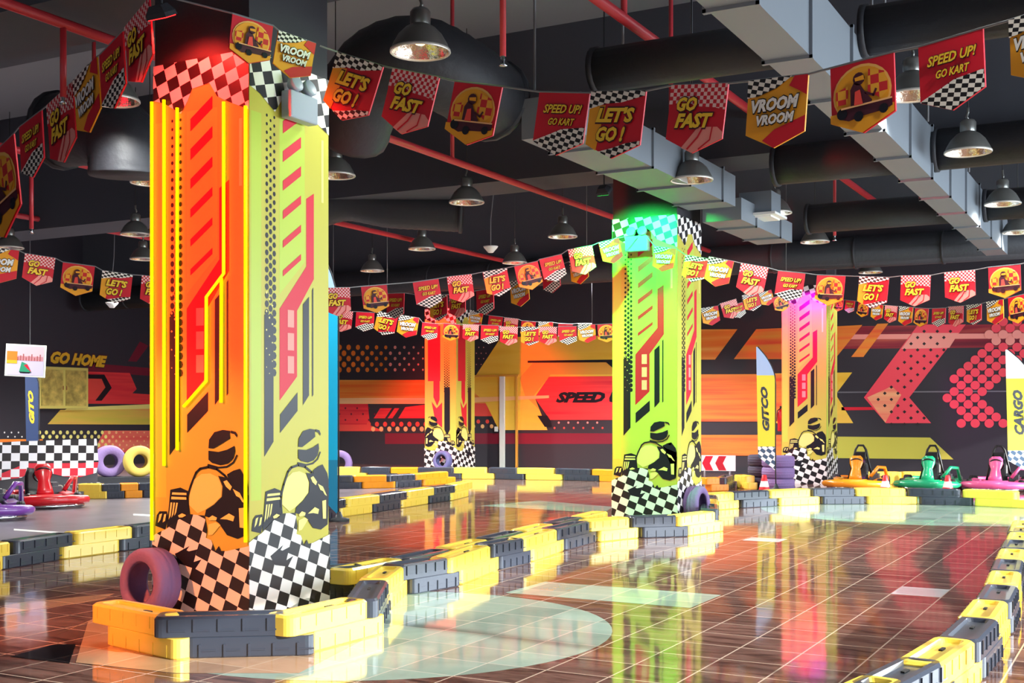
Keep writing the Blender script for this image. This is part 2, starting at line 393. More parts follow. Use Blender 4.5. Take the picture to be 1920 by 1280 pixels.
# mural-painted double door in the far wall
m = MB(); z0 = 0
pL, pM, pR = WY(879, 870, Y1).x, WY(944, 870, Y1).x, WY(970, 870, Y1).x
top = WY(920, 706, Y1).z
d = MB(); d.box(((pL+pR)/2, Y1-.03, top+.02), (pR-pL+.1, .05, .05)); d.box((pR, Y1-.03, top/2), (.05, .05, top))
door = struct(d.build('door_1', M('print_ochre', (226, 160, 62))))
m = MB(); m.box((pL, Y1-.06, top/2), (.10, .06, top)); m.build('door_post', WHITEP, door)
m = MB(); m.box((pM, Y1-.06, top/2), (.13, .06, top)); m.box((pM-.16, Y1-.08, .95), (.06, .08, .12), 0); m.build('door_post', WHITEP, door)

# ---- left wall
a = ART((X0, 0, 0), (0,1,0), (0,0,1), (1,0,0), .003)
def WL(pts): return [(lambda p: (p.y, p.z))(WX(x, y, X0)) for x, y in pts]
def lmural(pts, m, l=1): a.poly(WL(pts), m, l)
a.rect(Y0, 0, Y1, ZC, WALLD, 0)
lmural([(165,680),(330,694),(330,708),(165,696)], CRIM, 1); lmural([(240,677),(262,640),(278,648),(256,678)], CRIM, 1)
lmural([(100,694),(243,699),(256,729),(248,737),(340,743),(340,758),(100,756)], SRD, 2)
lmural([(100,703),(188,704),(200,731),(184,749),(100,749)], CORAL, 3)
lmural([(100,701),(195,702),(209,727),(190,751),(178,751),(197,726),(190,710),(100,708)], BLACK, 4)
lmural([(113,768),(340,765),(340,796),(89,795)], MS('mural_gold_left', [(206, 190, 70), (228, 186, 84), (232, 140, 84)], .3, 3), 2)
lmural([(128,764),(340,755),(340,765),(120,769)], PALE, 3)
lmural([(195,807),(340,807),(340,848),(175,848)], MS('mural_coral_left', [(232, 84, 76), (240, 128, 104)], .3, 5), 1)
def dotl(px, py, r, m, l=2):
    c = WX(px, py, X0); a.disc(c.y, c.z, r*27/F, m, l, 10)
for j, y in enumerate((810.5, 818.5, 826.5, 834, 842)):
    for i in range(21):
        x = 8 + i*13.1 + (j % 2)*6.5
        if (x < 46 and j < 2) or (x > 72 and j < 2) or x > 178:
            dotl(x, y, 1.8 if x < 50 else max(2, 4.2 - max(0, x-200)/18), WHITE if x < 50 else (PALE if x < 200 else PEACH), 3)
lmural([(-40,823),(80,823),(80,832),(-40,832)], SOR, 2)
p = WX(94, 681, X0); q = WX(200, 686, X0)
a.text('GO HOME', p.y, p.z, q.y-p.y, .31, GOLD, 3, ang=-.03, shear=.35, bold=.06, back=M('print_maroon', (70,16,36)))
a.text('DRIVER', WX(-75, 672, X0).y, WX(-75, 665, X0).z, .95, .28, GOLD, 3, shear=.35, bold=.03)
struct(a.build('wall_left'))

# ---- structural beams across the ceiling
for i, (Y, zb) in enumerate(((6.6, 4.43), (14.27, 4.43), (21.93, 4.43))):
    m = MB(); m.box(((X0+X1)/2, Y, (ZC+zb)/2), (X1-X0, .86, ZC-zb)); struct(m.build('trim_%d' % (i+2), BEAM))
for i, Y in enumerate((2.6, 10.4, 18.1)):
    m = MB(); m.box(((X0+X1)/2, Y, ZC-.25), (X1-X0, .35, .5)); struct(m.build('trim_%d' % (i+5), BEAM))

# ------------------------------------------------------------------ wrapped pillars
PW, PZ = .86, 3.8
def Fz(y): return 1.653 - .001358*y       # height of a racer drawing row
def racer(a, flip=False, base=YEL, hi=PALE):
    def P(pts): return [((1-(x-80)/460 if flip else (x-80)/460)*PW, Fz(y)) for x, y in pts]
    def poly(pts, m, l): a.poly(P(pts), m, l)
    def line(pts, wd, m, l): a.line(P(pts), wd, m, l)
    poly([(352,372),(355,330),(380,292),(420,280),(456,285),(452,302),(455,322),(420,346),(376,374)], BLACK, 4)
    poly([(458,283),(480,289),(488,306),(486,318),(474,301),(458,297)], BLACK, 4)
    poly([(352,385),(400,390),(440,378),(475,358),(478,385),(470,420),(445,446),(410,456),(370,446),(352,430)], BLACK, 4)
    line([(350,455),(400,468),(440,462),(470,440),(486,405)], .012, BLACK, 4)
    line([(252,672),(250,622),(268,560),(292,497),(312,476),(352,466),(392,476),(430,506),(462,548)], .016, BLACK, 5)
    poly([(258,660),(262,600),(284,530),(318,502),(360,498),(398,516),(416,560),(412,612),(378,650),(334,682),(300,700)], hi, 3)
    poly([(398,508),(420,560),(416,612),(380,652),(340,682),(334,712),(372,722),(402,744),(440,800),(490,815),(532,792),(540,600),(512,565),(470,532),(440,500),(470,480),(496,500),(500,470),(530,520),(538,560),(455,520)], BLACK, 4)
    poly([(424,536),(440,528),(464,560),(456,578),(436,560)], hi, 6)
    poly([(468,570),(500,588),(526,640),(512,632),(500,612),(484,604)], hi, 6)
    poly([(408,722),(450,692),(476,706),(470,730),(440,722)], hi, 6); poly([(496,664),(520,660),(520,760),(500,758)], hi, 6)
    poly([(352,752),(388,740),(410,752),(372,802),(352,806)], hi, 5)
    poly([(166,588),(216,574),(252,590),(262,706),(205,740),(148,784),(156,700)], BLACK, 3)
    poly([(176,600),(246,600),(246,611),(174,612)], hi, 4); poly([(172,622),(248,622),(250,634),(170,636)], hi, 4)
    for k in range(3): poly([(168+14*k,652),(176+14*k,652),(168+14*k,720-10*k),(158+14*k,740-10*k)], hi, 4)
    poly([(90,775),(98,720),(112,700),(148,698),(156,730),(140,792)], BLACK, 3)
    poly([(104,760),(112,716),(126,710),(116,745)], hi, 4); poly([(128,756),(136,714),(146,712),(140,748)], hi, 4)
    poly([(205,716),(225,704),(244,712),(240,724),(210,726)], hi, 5); poly([(352,722),(372,706),(394,716),(390,730),(358,732)], hi, 6)
    poly([(75,830),(112,806),(145,790),(200,742),(255,706),(335,710),(346,780),(340,820),(366,830),(385,884),(402,856),(412,880),(440,878),(545,846),(545,1218),(75,1218)], CHK, 5)
    poly([(190,912),(262,866),(240,900),(300,880),(280,946),(320,930),(290,980),(215,960)], BLACK, 6)

def wrap_art(kind):
    a = ART((-PW/2, -PW/2-.001, 0), (1,0,0), (0,0,1), (0,-1,0), .0012)
    U = lambda pts: [(u*PW, z) for u, z in pts]
    a.rect(0, 0.02, PW, PZ, YEL, 0)
    if kind == 'slashes':
        a.poly(U([(.02,.8),(.14,.8),(.14,3.4),(.02,3.4)]), LIME, .5)
        a.poly(U([(.36,2.2),(.68,2.45),(.68,3.45),(.36,3.45)]), LIME, .5)
        z = 3.40; i = 0
        while z > 1.62:
            r = .010 + .013*min(1, i/26)
            for k in range(3): a.disc((.205 + k*.045)*PW, z - (.029 if k % 2 else 0), r, BLACK, 1, 8, r*1.15)
            z -= .058; i += 1
        a.poly(U([(.175,2.05),(.285,2.05),(.285,1.19),(.175,1.09)]), BLACK, 1.5)
        for j in range(14):
            a.disc((.2 + .035*(j % 3))*PW, 2.2 - j*.042, .011 - .0005*j, PALE, 2, 4)
        for i in range(6):
            z = 3.31 - .197*i; t = .085 - .0085*i
            a.poly(U([(.40,z),(.63,z+.135),(.63,z+.135+t),(.40,z+t)]), RED, 2)
        a.poly(U([(.70,2.90),(.80,2.95),(.80,2.34),(.58,2.1),(.58,1.64),(.36,1.47),(.36,2.10),(.70,2.42)]), RED, 1)
        for k in range(3): a.rect(.46*PW, 1.66 + .16*k, .54*PW, 1.66 + .16*k + .12, PINK, 2)
        a.poly(U([(.365,1.248),(.585,1.40),(.585,1.53),(.365,1.374)]), BLACK, 2)
        a.poly(U([(.655,1.44),(.735,1.51),(.735,2.21),(.655,2.15)]), BLACK, 2)
        a.poly(U([(.775,1.5),(.792,1.515),(.792,2.28),(.775,2.26)]), BLACK, 2)
        a.rect(.90*PW, 2.9, .93*PW, 3.35, PALE, 1)
        racer(a)
    else:
        a.poly(U([(.1,2.1),(.5,2.1),(.5,3.4),(.1,3.4)]), RED, 1)
        a.poly(U([(.28,1.72),(.40,1.52),(.48,1.66),(.48,2.4),(.28,2.4)]), RED, 2)
        a.poly(U([(.22,1.62),(.38,1.46),(.56,1.6),(.56,1.0),(.34,1.15)]), RED, 2)
        z = 3.0; i = 0
        while z > 1.85:
            r = .008 + .016*i/20
            for k in range(4): a.disc((.64 + k*.045)*PW, z - (.028 if k % 2 else 0), r, BLACK, 1, 6)
            z -= .057; i += 1
        a.poly(U([(.63,1.95),(.81,1.95),(.81,.96),(.72,.82),(.63,.96)]), BLACK, 2)
        racer(a, True)
    a.poly(U([(0,PZ),(0,3.56),(.12,3.53),(.3,3.44),(.37,3.52),(.42,3.6),(.6,3.62),(.68,3.52),(.8,3.47),(1,3.40),(1,PZ)]), CHKT, 3)
    return a

def pillar(x, y, label, kind):
    """x,y = the pillar's corner nearest the right front; square plan"""
    t = thing('wrapped_pillar', label, 'pillar', (x - PW/2, y + PW/2, 0), 0, 'pillars with racing wraps')
    m = MB(); m.box((0, 0, ZC/2), (PW-.012, PW-.012, ZC)); m.build('concrete_shaft', CONC, t)
    src = None
    for k in range(4):
        if src is None: src = pillar.src.get(kind)
        if src is None:
            o = wrap_art(kind).build('wrap_panel', t); pillar.src[kind] = src = o.data
        else:
            o = link(bpy.data.objects.new('wrap_panel', src), t)
        o.rotation_euler = (0, 0, k*PI/2)
    return t
pillar.src = {}
P1 = pillar(-5.33, 6.17, 'wrapped pillar lit red with yellow neon strips, nearest the camera', 'slashes')
P2 = pillar(-5.21, 13.84, 'wrapped pillar lit green, in the middle distance', 'slashes')
P4 = pillar(-5.62, 22.9, 'wrapped pillar lit pink beside the yellow feather flag', 'slashes')
P3 = pillar(-14.5, 24.0, 'wrapped pillar with arrow artwork lit red, near the white door posts', 'arrows')
# neon tubes on the near pillar's front face
def neon(pts):
    m = MB(); m.tube([((u-.5)*PW, -PW/2-.022, z) for u, z in pts], .0115, 0, 8)
    m.build('neon_strip', NEON, P1)
neon([(.004,3.55),(.004,.50)]); neon([(.137,3.55),(.137,1.02)]); neon([(.28,3.48),(.28,1.13)])
neon([(.765,3.47),(.765,2.32),(.587,2.17),(.585,1.60),(.35,1.43)]); neon([(.742,2.29),(.738,1.455)]); neon([(.985,3.42),(.985,.53)])

# twin-head emergency lights
EMG = M('emergency_light_grey', (150, 160, 176), .4)
def emergency_light(loc, rz, label):
    t = thing('emergency_light', label, 'emergency light', loc, rz, 'emergency lights on pillars')
    m = MB(); m.box((0, -.05, 0), (.30, .09, .19)); m.build('housing', EMG, t, .012)
    for sx in (-1, 1):
        m = MB(); R = Matrix.Rotation(math.radians(70), 3, 'X')
        m.lathe([(.03,-.05),(.055,-.02),(.06,.02),(.052,.025),(.0,.022)], (sx*.075, -.07, .15), 18, 0, True, R)
        h = m.build('lamp_head', EMG, t)
        m = MB(); m.cyl((sx*.075, -.05, .08), (sx*.075, -.06, .14), .012); m.build('lamp_bracket', WHITEP, h)
emergency_light((-5.7, 13.81, 3.46), 0, 'twin-headed emergency light box on the green-lit pillar')
emergency_light((-5.315, 6.62, 3.50), PI/2, 'twin-headed white emergency light box on the near pillar')

# coloured flood lamps that light the pillar faces
def flood(loc, target, col, c8, power, label, angle=90, blend=.6):
    t = thing('flood_lamp', label, 'flood lamp', loc, 0, 'coloured flood lamps')
    q = (Vector(target) - Vector(loc)).to_track_quat('-Z', 'Y').to_matrix()
    m = MB()
    m.loft([[q @ Vector((x*sx, y*sx*.7, z)) for x, y in ((-1,-1),(1,-1),(1,1),(-1,1))] for sx, z in ((.05, .07), (.08, .02), (.085, -.01))], 0)
    b = m.build('lamp_body', DUCTD, t)
    m = MB(); m.loft([[q @ Vector((x*.075, y*.052, z)) for x, y in ((-1,-1),(1,-1),(1,1),(-1,1))] for z in (-.011, -.016)], 0)
    m.build('lens', M('lens_' + c8[0], c8[1], .3, emit=3), t)
    m = MB(); m.tube([(0,0,.0), (0,0,.12), (0,0,ZC-loc[2]-.02)], .009); m.build('yoke', DUCTD, t)
    v = (Vector(target) - Vector(loc)).normalized()
    spot('light_' + c8[0], Vector(loc) + v*.05, target, power, col, angle, .05, blend)
flood((-5.75, 5.80, 3.98), (-5.76, 6.3, 3.0), (1, .03, .02), ('red', (255, 40, 40)), 90, 'small red flood lamp above the near pillar', 130)
flood((-6.4, 2.4, 3.0), (-5.8, 6.17, 2.5), (1, .0, .0), ('red', (255, 40, 40)), 4200, 'added red flood lamp hung left of the camera, aimed at the near pillar', 38)  # unseen lamp, added to redden the whole front face
flood((-6.9, 2.4, 2.9), (-5.95, 6.1, .35), (1, .22, .07), ('amber', (255, 150, 60)), 1500, 'added amber flood lamp hung left of the camera, aimed at the near pillar foot', 40)  # unseen lamp, added to warm the lower part of that face
flood((-3.1, 6.6, 4.4), (-5.33, 6.7, 2.7), (.45, 1, .1), ('lime', (190, 255, 90)), 60, 'added lime flood lamp above the track, aimed at the near pillar', 70)  # unseen lamp, added to give the right face its lime cast
flood((-5.72, 12.8, 3.95), (-5.62, 13.9, 2.8), (.01, 1, .12), ('green', (40, 255, 90)), 1050, 'green flood lamp above the middle pillar', 100)
flood((-6.0, 22.15, 3.72), (-6.0, 22.9, 2.9), (1, .0, .8), ('pink', (255, 60, 200)), 260, 'pink flood lamp above the pillar beside the feather flag', 100)
flood((-15.0, 22.5, 4.1), (-14.95, 24, 2.4), (1, .01, .01), ('red', (255, 40, 40)), 1100, 'red flood lamp above the far left pillar', 90)

# ------------------------------------------------------------------ ducts, pipes
def duct(name, x0, x1, z0, z1, ya, yb, label, step=1.25, mat=STEEL):
    t = thing(name, label, 'air duct', ((x0+x1)/2, ya, z0), 0, 'ventilation ducts')
    m = MB(); W2, Hh = (x1-x0), (z1-z0); m.box((0, (yb-ya)/2, Hh/2), (W2, yb-ya, Hh)); m.build('duct_body', mat, t)
    y = .6
    while y < yb-ya:
        f = MB()
        for sx in (-1, 1): f.box((sx*(W2/2+.012), y, Hh/2), (.024, .035, Hh+.05))
        for sz in (0, 1): f.box((0, y, sz*Hh + (.012 if sz else -.012)), (W2+.05, .035, .024))
        f.build('flange', mat, t)
        y += step
    return t
duct('rectangular_duct', -2.48, -2.165, 3.88, 4.42, 4.0, 20.5, 'long galvanised rectangular duct on the right side of the hall')
duct('rectangular_duct', -5.16, -4.56, 3.88, 4.25, 9.7, 14.1, 'wide galvanised rectangular duct ending over the green-lit pillar', 1.1)
duct('rectangular_duct', -5.05, -4.55, 3.75, 4.02, 14.3, 16.6, 'short stepped duct stub past the green-lit pillar', 1.1)
def round_duct(name, pts, r, label, ribs=0, mat=DUCTD, seg=18):
    t = thing(name, label, 'air duct', pts[0], 0, 'ventilation ducts'); o = Vector(pts[0])
    P = [Vector(p) - o for p in pts]
    if ribs:                                   # smooth the path and give it flexible-hose ribs
        Q = []
        for i in range(len(P)-1):
            p0, p1, p2, p3 = P[max(0,i-1)], P[i], P[i+1], P[min(len(P)-1,i+2)]
            for k in range(ribs):
                u = k/ribs
                Q.append(.5*((2*p1) + (p2-p0)*u + (2*p0-5*p1+4*p2-p3)*u*u + (3*p1-p0-3*p2+p3)*u**3))
        Q.append(P[-1]); P = Q
        rs = [r*(1 + .02*(i % 2)) for i in range(len(P))]
    else: rs = [r]*len(P)
    m = MB(); m.tube(P, r, 0, seg, True, rs=rs); m.build('duct_body', mat, t)
    f = MB(); f.tube([P[-1] - (P[-1]-P[-2]).normalized()*.05, P[-1]], r*1.08, 0, seg); f.build('end_collar', mat, t)
    if not ribs and (P[-1]-P[0]).length > 2.5:
        n = int((P[-1]-P[0]).length/1.4)
        for i in range(1, n):
            p = P[0].lerp(P[-1], i/n); dd = (P[-1]-P[0]).normalized()*.02
            f = MB(); f.tube([p-dd, p+dd], r*1.06, 0, seg); f.build('joint_ring', mat, t)
    return t
for Y, z, r, xe, lab in ((10, 4.5, .2, -4.56, 'above the near pennants'), (13.5, 4.2, .22, -3.9, 'under the middle beam'), (17.6, 4.22, .21, -4.6, 'behind the green-lit pillar')):
    round_duct('round_duct', [(4, Y, z), (-2.16, Y, z)], r, 'dark round duct crossing %s, right of the long duct' % lab)
    round_duct('round_duct', [(-2.485, Y, z), (xe, Y, z)], r, 'dark round duct crossing %s, left of the long duct' % lab)
round_duct('round_duct', [(4, 21.2, 4.15), (-23.5, 21.2, 4.15)], .27, 'dark round duct running along the farthest beam')
round_duct('flexible_duct', [DP(585,392,17.5), DP(650,375,17.5), DP(730,388,17.5), DP(800,392,17.5), DP(868,396,17.5)], .30, 'ribbed flexible duct sagging left of the pendant lamps', 10)
round_duct('flexible_duct', [DP(655,250,11), DP(690,150,10.6), DP(770,110,10.4), DP(850,140,10.6), DP(925,190,11.2)], .36, 'dark bulging flexible duct elbow behind the nearest pendant lamp', 8)
round_duct('flexible_duct', [DP(240,330,11.4), DP(235,275,11.4), DP(190,240,11.6), DP(110,245,11.9)], .36, 'dark flexible duct behind the near pillar on the left', 8)
m = MB(); t = thing('air_diffuser', 'square grey air diffuser hanging under the duct end', 'air diffuser', DP(1425, 405, 15.4))
m.box((0,0,.14), (.42,.42,.28)); m.build('plenum_box', STEEL, t); m = MB(); m.box((0,0,-.01), (.55,.55,.03)); m.box((0,0,-.035), (.4,.4,.02)); m.build('grille', WHITEP, t)

def pipe(pts, r, label, drops=(), group='red sprinkler pipes'):
    o = Vector(pts[0]); t = thing('sprinkler_pipe', label, 'pipe', pts[0], 0, group)
    m = MB(); m.tube([Vector(p)-o for p in pts], r, 0, 10); m.build('pipe_run', PIPE, t)
    for (x, y, za, zb) in drops:
        m = MB(); m.cyl(Vector((x,y,za))-o, Vector((x,y,min(zb, ZC-.01)))-o, r*.6); d = m.build('pipe_drop', PIPE, t)
        m = MB(); z = min(za, zb); m.lathe([(.0,-.06),(.03,-.055),(.012,-.02),(.018,.02),(.018,.05)], Vector((x,y,z))-o, 10)
        if zb < za: m.build('sprinkler_head', CHROME, d)
        else: m.bm.free()
pipe([(-4.23, 5, 4.9), (-4.23, 25.5, 4.9)], .05, 'red sprinkler pipe running beside the wide duct', [(-4.23, 9.9, 4.9, ZC), (-4.23, 16.5, 4.9, ZC)])
pipe([(-7.24, 2, 4.3), (-7.24, 20.85, 4.3)], .04, 'red sprinkler pipe passing behind the near pillar', [(-7.24, 6.3, 4.3, 3.75), (-7.24, 4.5, 4.3, ZC), (-7.24, 11.9, 4.3, ZC)])
pipe([(-11.2, 4, 4.3), (-11.2, 20.85, 4.3)], .04, 'red sprinkler pipe low on the left side', [(-11.2, 9.3, 4.3, 3.45), (-11.2, 10.2, 4.3, ZC)])
pipe([(-16.5, 6, 4.6), (-16.5, 25.5, 4.6)], .045, 'faint red sprinkler pipe farthest to the left', [(-16.5, 12, 4.6, ZC)])
for (px, py, d, lab) in ((943, 118, 9.0, 'red sprinkler drop hanging over the near pennants'), (1258, 295, 13.0, 'red sprinkler drop beside the wide duct'), (1565, 448, 18.0, 'red sprinkler drop in front of the long duct')):
    p = DP(px, py, d); t = thing('sprinkler_drop', lab, 'pipe', p, 0, 'sprinkler drops')
    m = MB(); m.cyl((0,0,.05), (0,0,ZC-p.z), .024); m.build('pipe_drop', PIPE, t)
    m = MB(); m.lathe([(.0,-.03),(.035,-.025),(.014,0),(.02,.03),(.02,.07)], (0,0,0), 10); m.build('sprinkler_head', CHROME, t)
# thin hanger rods for the ducts
for i, (x, y) in enumerate(((-2.5,8), (-2.5,12), (-2.14,16), (-5.18,10), (-4.54,10.6), (-4.54,12.5), (-2.14,10.8), (-2.14,13), (-1.2,13.5), (.2,13.5), (-.5,17.6))):
    m = MB(); m.cyl((0,0,0), (0,0,ZC-4.4), .012, seg=6); o = m.build('hanger_rod', WIREG); o.location = (x, y, 4.4)
    tag(o, 'thin steel rod hanging a ventilation duct from the ceiling', 'rod', 'duct hanger rods')

# ------------------------------------------------------------------ pendant lamps
def make_lamp():
    t = thing('pendant_lamp', '', 'pendant lamp', (0,0,0), 0, 'industrial pendant lamps')
    m = MB(); m.lathe([(.225,0),(.222,.02),(.205,.06),(.165,.13),(.115,.18),(.075,.205)], seg=32); m.build('shade', LAMPG, t)
    m = MB(); m.lathe([(.215,.004),(.195,.055),(.155,.12),(.105,.168),(.03,.18)], seg=32); m.build('reflector', MIR, t)
    m = MB(); m.lathe([(.226,-.006),(.231,.0),(.229,.016),(.214,.012),(.214,-.004),(.226,-.006)], seg=32); m.build('rim', RIM, t)
    m = MB(); m.lathe([(.072,.2),(.078,.22),(.078,.3),(.06,.325),(.02,.33),(.0,.33)], seg=20); h = m.build('lamp_housing', LAMPH, t)
    m = MB(); m.lathe([(.0,.05),(.035,.06),(.045,.09),(.03,.13),(.015,.18)], seg=14); m.build('bulb', BULB, t)
    m = MB(); m.tube([(0,0,.33),(.015,0,.36),(0,0,.40),(0,0,.45)], .014, 0, 8); m.build('hook', LAMPH, t)
    m = MB(); m.cyl((0,0,.45), (0,0,ZC-4.1), .006, seg=6); m.build('cable', WIRE, t)
    return t
LAMPS = [(788,98,'large pendant lamp nearest the camera, above the GO FAST pennant'), (212,190,'pendant lamp half hidden by the slanting left garland'),
 (629,330,'pendant lamp partly hidden behind the near pillar, right side'), (875,380,'pendant lamp hanging under the kart pennant of the near garland'),
 (1055,444,'pendant lamp left of the green-lit pillar, above its garland'), (791,467,'pendant lamp hanging below the ribbed flexible duct'),
 (1297,338,'pendant lamp under the near GO FAST pennant, beside the wide duct'), (1815,286,'pendant lamp right of the long duct, second row'),
 (1453,400,'pendant lamp right of the air diffuser'), (1880,383,'pendant lamp right of the long duct, third row'),
 (1528,454,'pendant lamp below the red sprinkler drop'), (1908,436,'pendant lamp cut by the right edge of the photo'),
 (1597,486,'small pendant lamp under the far beam, left of the long duct'), (1632,511,'small pendant lamp above the LET\'S GO pennant on the right'),
 (1710,180,'pendant lamp behind the near SPEED UP pennant'), (254,440,'pendant lamp left of the near pillar'),
 (268,486,'small dark pendant lamp touching the near pillar\'s left edge'), (18,465,'pendant lamp at the left edge of the photo'),
 (698,508,'far pendant lamp above the kart pennant of the left garland'), (965,493,'far pendant lamp above the LET\'S GO pennant, middle garland'),
 (1082,518,'far pendant lamp below the middle garland near the green-lit pillar'), (281,343,'pendant lamp peeping out left of the near pillar')]
ORDS = ['first', 'second', 'third', 'fourth', 'fifth', 'sixth', 'seventh', 'eighth', 'ninth']
lamp0 = make_lamp()
for i, (px, py, lab) in enumerate(LAMPS):
    o = lamp0 if i == 0 else copy_tree(lamp0)
    o.location = DP(px, py, {1297: 12.9, 1815: 12.0}[px]) if px in (1297, 1815) else G(px, py, 4.1); o.rotation_euler = (0, 0, i*1.3); o['label'] = lab
for k, (x, y) in enumerate(((1.2, 1.6), (2.6, 5.0), (2.4, 9.0), (.4, 5.2), (-15.3, 16.7), (-18, 19.5), (-20, 13), (-21, 9.5), (-8.9, 22.5))):    # added to brighten floor and walls: beside the camera, behind pillars, left of frame
    o = copy_tree(lamp0); o.location = (x, y, 4.1); o['label'] = '%s of the added pendant lamps the photo does not show' % ORDS[k]
for o in [q for q in bpy.data.objects if q.name.startswith('pendant_lamp')]:
    p = o.location; pw = 70 if (p.xy - Vector((-5.8, 21.5))).length < 3.6 else (480 if p.y > 22 else 1700) if 'does not' in o['label'] and p.x < -8 else 1300 if p.y > 19.2 and -12 < p.x < -8 else 330 if p.y > 20.5 else 60 if (p - Vector((-4.9, 7.6, 4.1))).length < .8 else 230
    spot('lamp_light', p + Vector((0,0,-.02)), p + Vector((0,0,-4)), pw, (.98, 1, .95), 150, .12, .5)
for px, py, d, lab in ((920, 470, 19.0, 'small white cone fixture hanging on a thin cable'), (210, 574, 22.0, 'small white flat fixture hanging below the left garland')):
    p = DP(px, py, d); t = thing('ceiling_fixture', lab, 'ceiling fixture', p)
    m = MB(); m.lathe([(.0,-.03),(.04,-.03),(.11,.05),(.12,.07),(.0,.075)], seg=18); m.build('fixture_cone', WHITEP, t)
    m = MB(); m.tube([(0,0,.07),(0,0,.5),(.05,0,.9),(.12,0,ZC-p.z)], .008, 0, 6); m.build('cable', WIREG, t)

# ------------------------------------------------------------------ bunting garlands
PNW, PNS, PNT = 1.0, .84, 1.06         # pennant width, side height, tip height (unit width)
OUT = [(0,0),(0,-PNS),(.5,-PNT),(1,-PNS),(1,0)]
CKB = MC('pennant_checker', (240,236,226), (24,20,22), .10, .062, math.radians(12)); CKR = MC('pennant_checker_red', (240,200,196), (206,24,44), .06, .06, 0)
CKK = MC('pennant_checker_kart', (240,170,50), (206,40,44), .13, .13, 0)
YT = M('pennant_yellow_letters', (246, 204, 52), .45); PRED = M('pennant_red', (206, 18, 42), .5); PAMB = M('pennant_amber', (240, 164, 34), .5)
def pennant_mesh(kind):
    a = ART((0,0,0), (1,0,0), (0,0,1), (0,-1,0), .004)
    base = PAMB if kind == 'VROOM' else PRED
    a.mb.prism(OUT, .012, (Vector(), Vector((1,0,0)), Vector((0,0,1)), Vector((0,1,0))), a.mi(base))
    if kind == 'SPEED':
        a.text('SPEED UP!', .15, -.36, .76, .15, YT, 2, shear=.3, bold=.03, back=MAROON)
        a.text('GO KART', .28, -.56, .52, .12, YT, 2, shear=.3, bold=.03, back=MAROON)
        a.poly([(0,-PNS),(.04,-.82),(.3,-.72),(.55,-.62),(1,-.58),(1,-PNS),(.5,-PNT)], CKB, 1)
    elif kind == 'LETS':
        a.poly([(0,-.24),(.3,-.22),(.2,-PNS-.1),(0,-PNS)], PAMB, 1)
        a.poly([(0,0),(1,0),(1,-.08),(.6,-.18),(.3,-.2),(0,-.28)], CKB, 2)
        a.poly([(.26,-.955),(.5,-.9),(.75,-.82),(1,-.78),(1,-PNS),(.5,-PNT)], CKB, 2)
        a.text("LET'S", .16, -.50, .70, .24, YT, 3, shear=.25, bold=.05, back=MAROON)
        a.text('GO !', .20, -.80, .52, .24, YT, 3, shear=.25, bold=.05, back=MAROON)
    elif kind == 'FAST':
        a.poly([(0,0),(1,0),(1,-.40),(.8,-.36),(.5,-.34),(.3,-.26),(.06,-.30),(0,-.34)], CKR, 1)
        a.poly([(.30,-.98),(.5,-.74),(.56,-.66),(.9,-.66),(1,-.74),(1,-PNS),(.5,-PNT)], PINK, 1)
        a.line([(.42,-1.0),(.58,-.82),(.66,-.66)], .03, PRED, 2); a.line([(.62,-1.0),(.8,-.86),(.82,-.66)], .025, PRED, 2)
        a.text('GO', .16, -.42, .36, .22, YT, 3, shear=.25, bold=.05, back=MAROON)
        a.text('FAST', .16, -.68, .66, .23, YT, 3, shear=.25, bold=.05, back=MAROON)
    elif kind == 'VROOM':
        a.poly([(0,0),(.75,0),(.5,-.16),(.2,-.26),(0,-.28)], CKB, 2)
        a.poly([(.78,0),(1,0),(1,-.3),(.86,-.22),(.7,-.14)], PRED, 1)
        a.poly([(.3,-.94),(.5,-.78),(1,-.6),(1,-PNS),(.5,-PNT)], PRED, 1)
        a.text('VROOM', .10, -.52, .80, .20, WHITE, 3, shear=.25, bold=.05, back=BLACK, ang=.05)
        a.text('VROOM', .20, -.72, .64, .16, WHITE, 3, shear=.25, bold=.05, back=BLACK, ang=.05)
    else:                               # a kart and its driver
        a.disc(.5, -.48, .46, M('pennant_peach_rim', (246, 190, 100)), 1, 24, .42)
        a.disc(.5, -.49, .43, PAMB, 2, 24, .39)
        a.poly([(0,-.72),(1,-.72),(1,-PNS),(.5,-PNT),(0,-PNS)], PAMB, 3)
        a.poly([(.62,-.16),(.86,-.24),(.94,-.5),(.8,-.62),(.6,-.48)], CKK, 3); a.poly([(.1,-.4),(.3,-.34),(.28,-.6),(.1,-.6)], CKK, 3)
        a.poly([(.12,-.70),(.2,-.66),(.98,-.66),(.98,-.76),(.84,-.80),(.5,-.82),(.3,-.86),(.14,-.80)], MAROON, 4)
        a.disc(.46, -.82, .075, BLACK, 5, 12); a.disc(.85, -.78, .07, BLACK, 5, 12); a.disc(.2, -.74, .085, BLACK, 5, 12)
        a.poly([(.34,-.68),(.34,-.42),(.4,-.32),(.5,-.36),(.58,-.5),(.68,-.62),(.66,-.68)], MAROON, 5)
        a.disc(.48, -.28, .095, MAROON, 5, 12); a.poly([(.42,-.26),(.56,-.24),(.57,-.31),(.43,-.31)], PAMB, 6)
        a.poly([(.40,-.66),(.42,-.46),(.50,-.44),(.54,-.66)], CORAL, 6)
        a.line([(.2,-.67),(.98,-.655)], .025, PEACH, 6); a.line([(.58,-.5),(.7,-.56),(.74,-.48)], .035, MAROON, 5)
    mb = a.mb; bmesh.ops.recalc_face_normals(mb.bm, faces=mb.bm.faces)
    me = bpy.data.meshes.new('pennant'); mb.bm.to_mesh(me); mb.bm.free()
    for mm in a.mats: me.materials.append(mm)
    return me
PM = {k: pennant_mesh(k) for k in ('SPEED', 'LETS', 'FAST', 'VROOM', 'KART')}
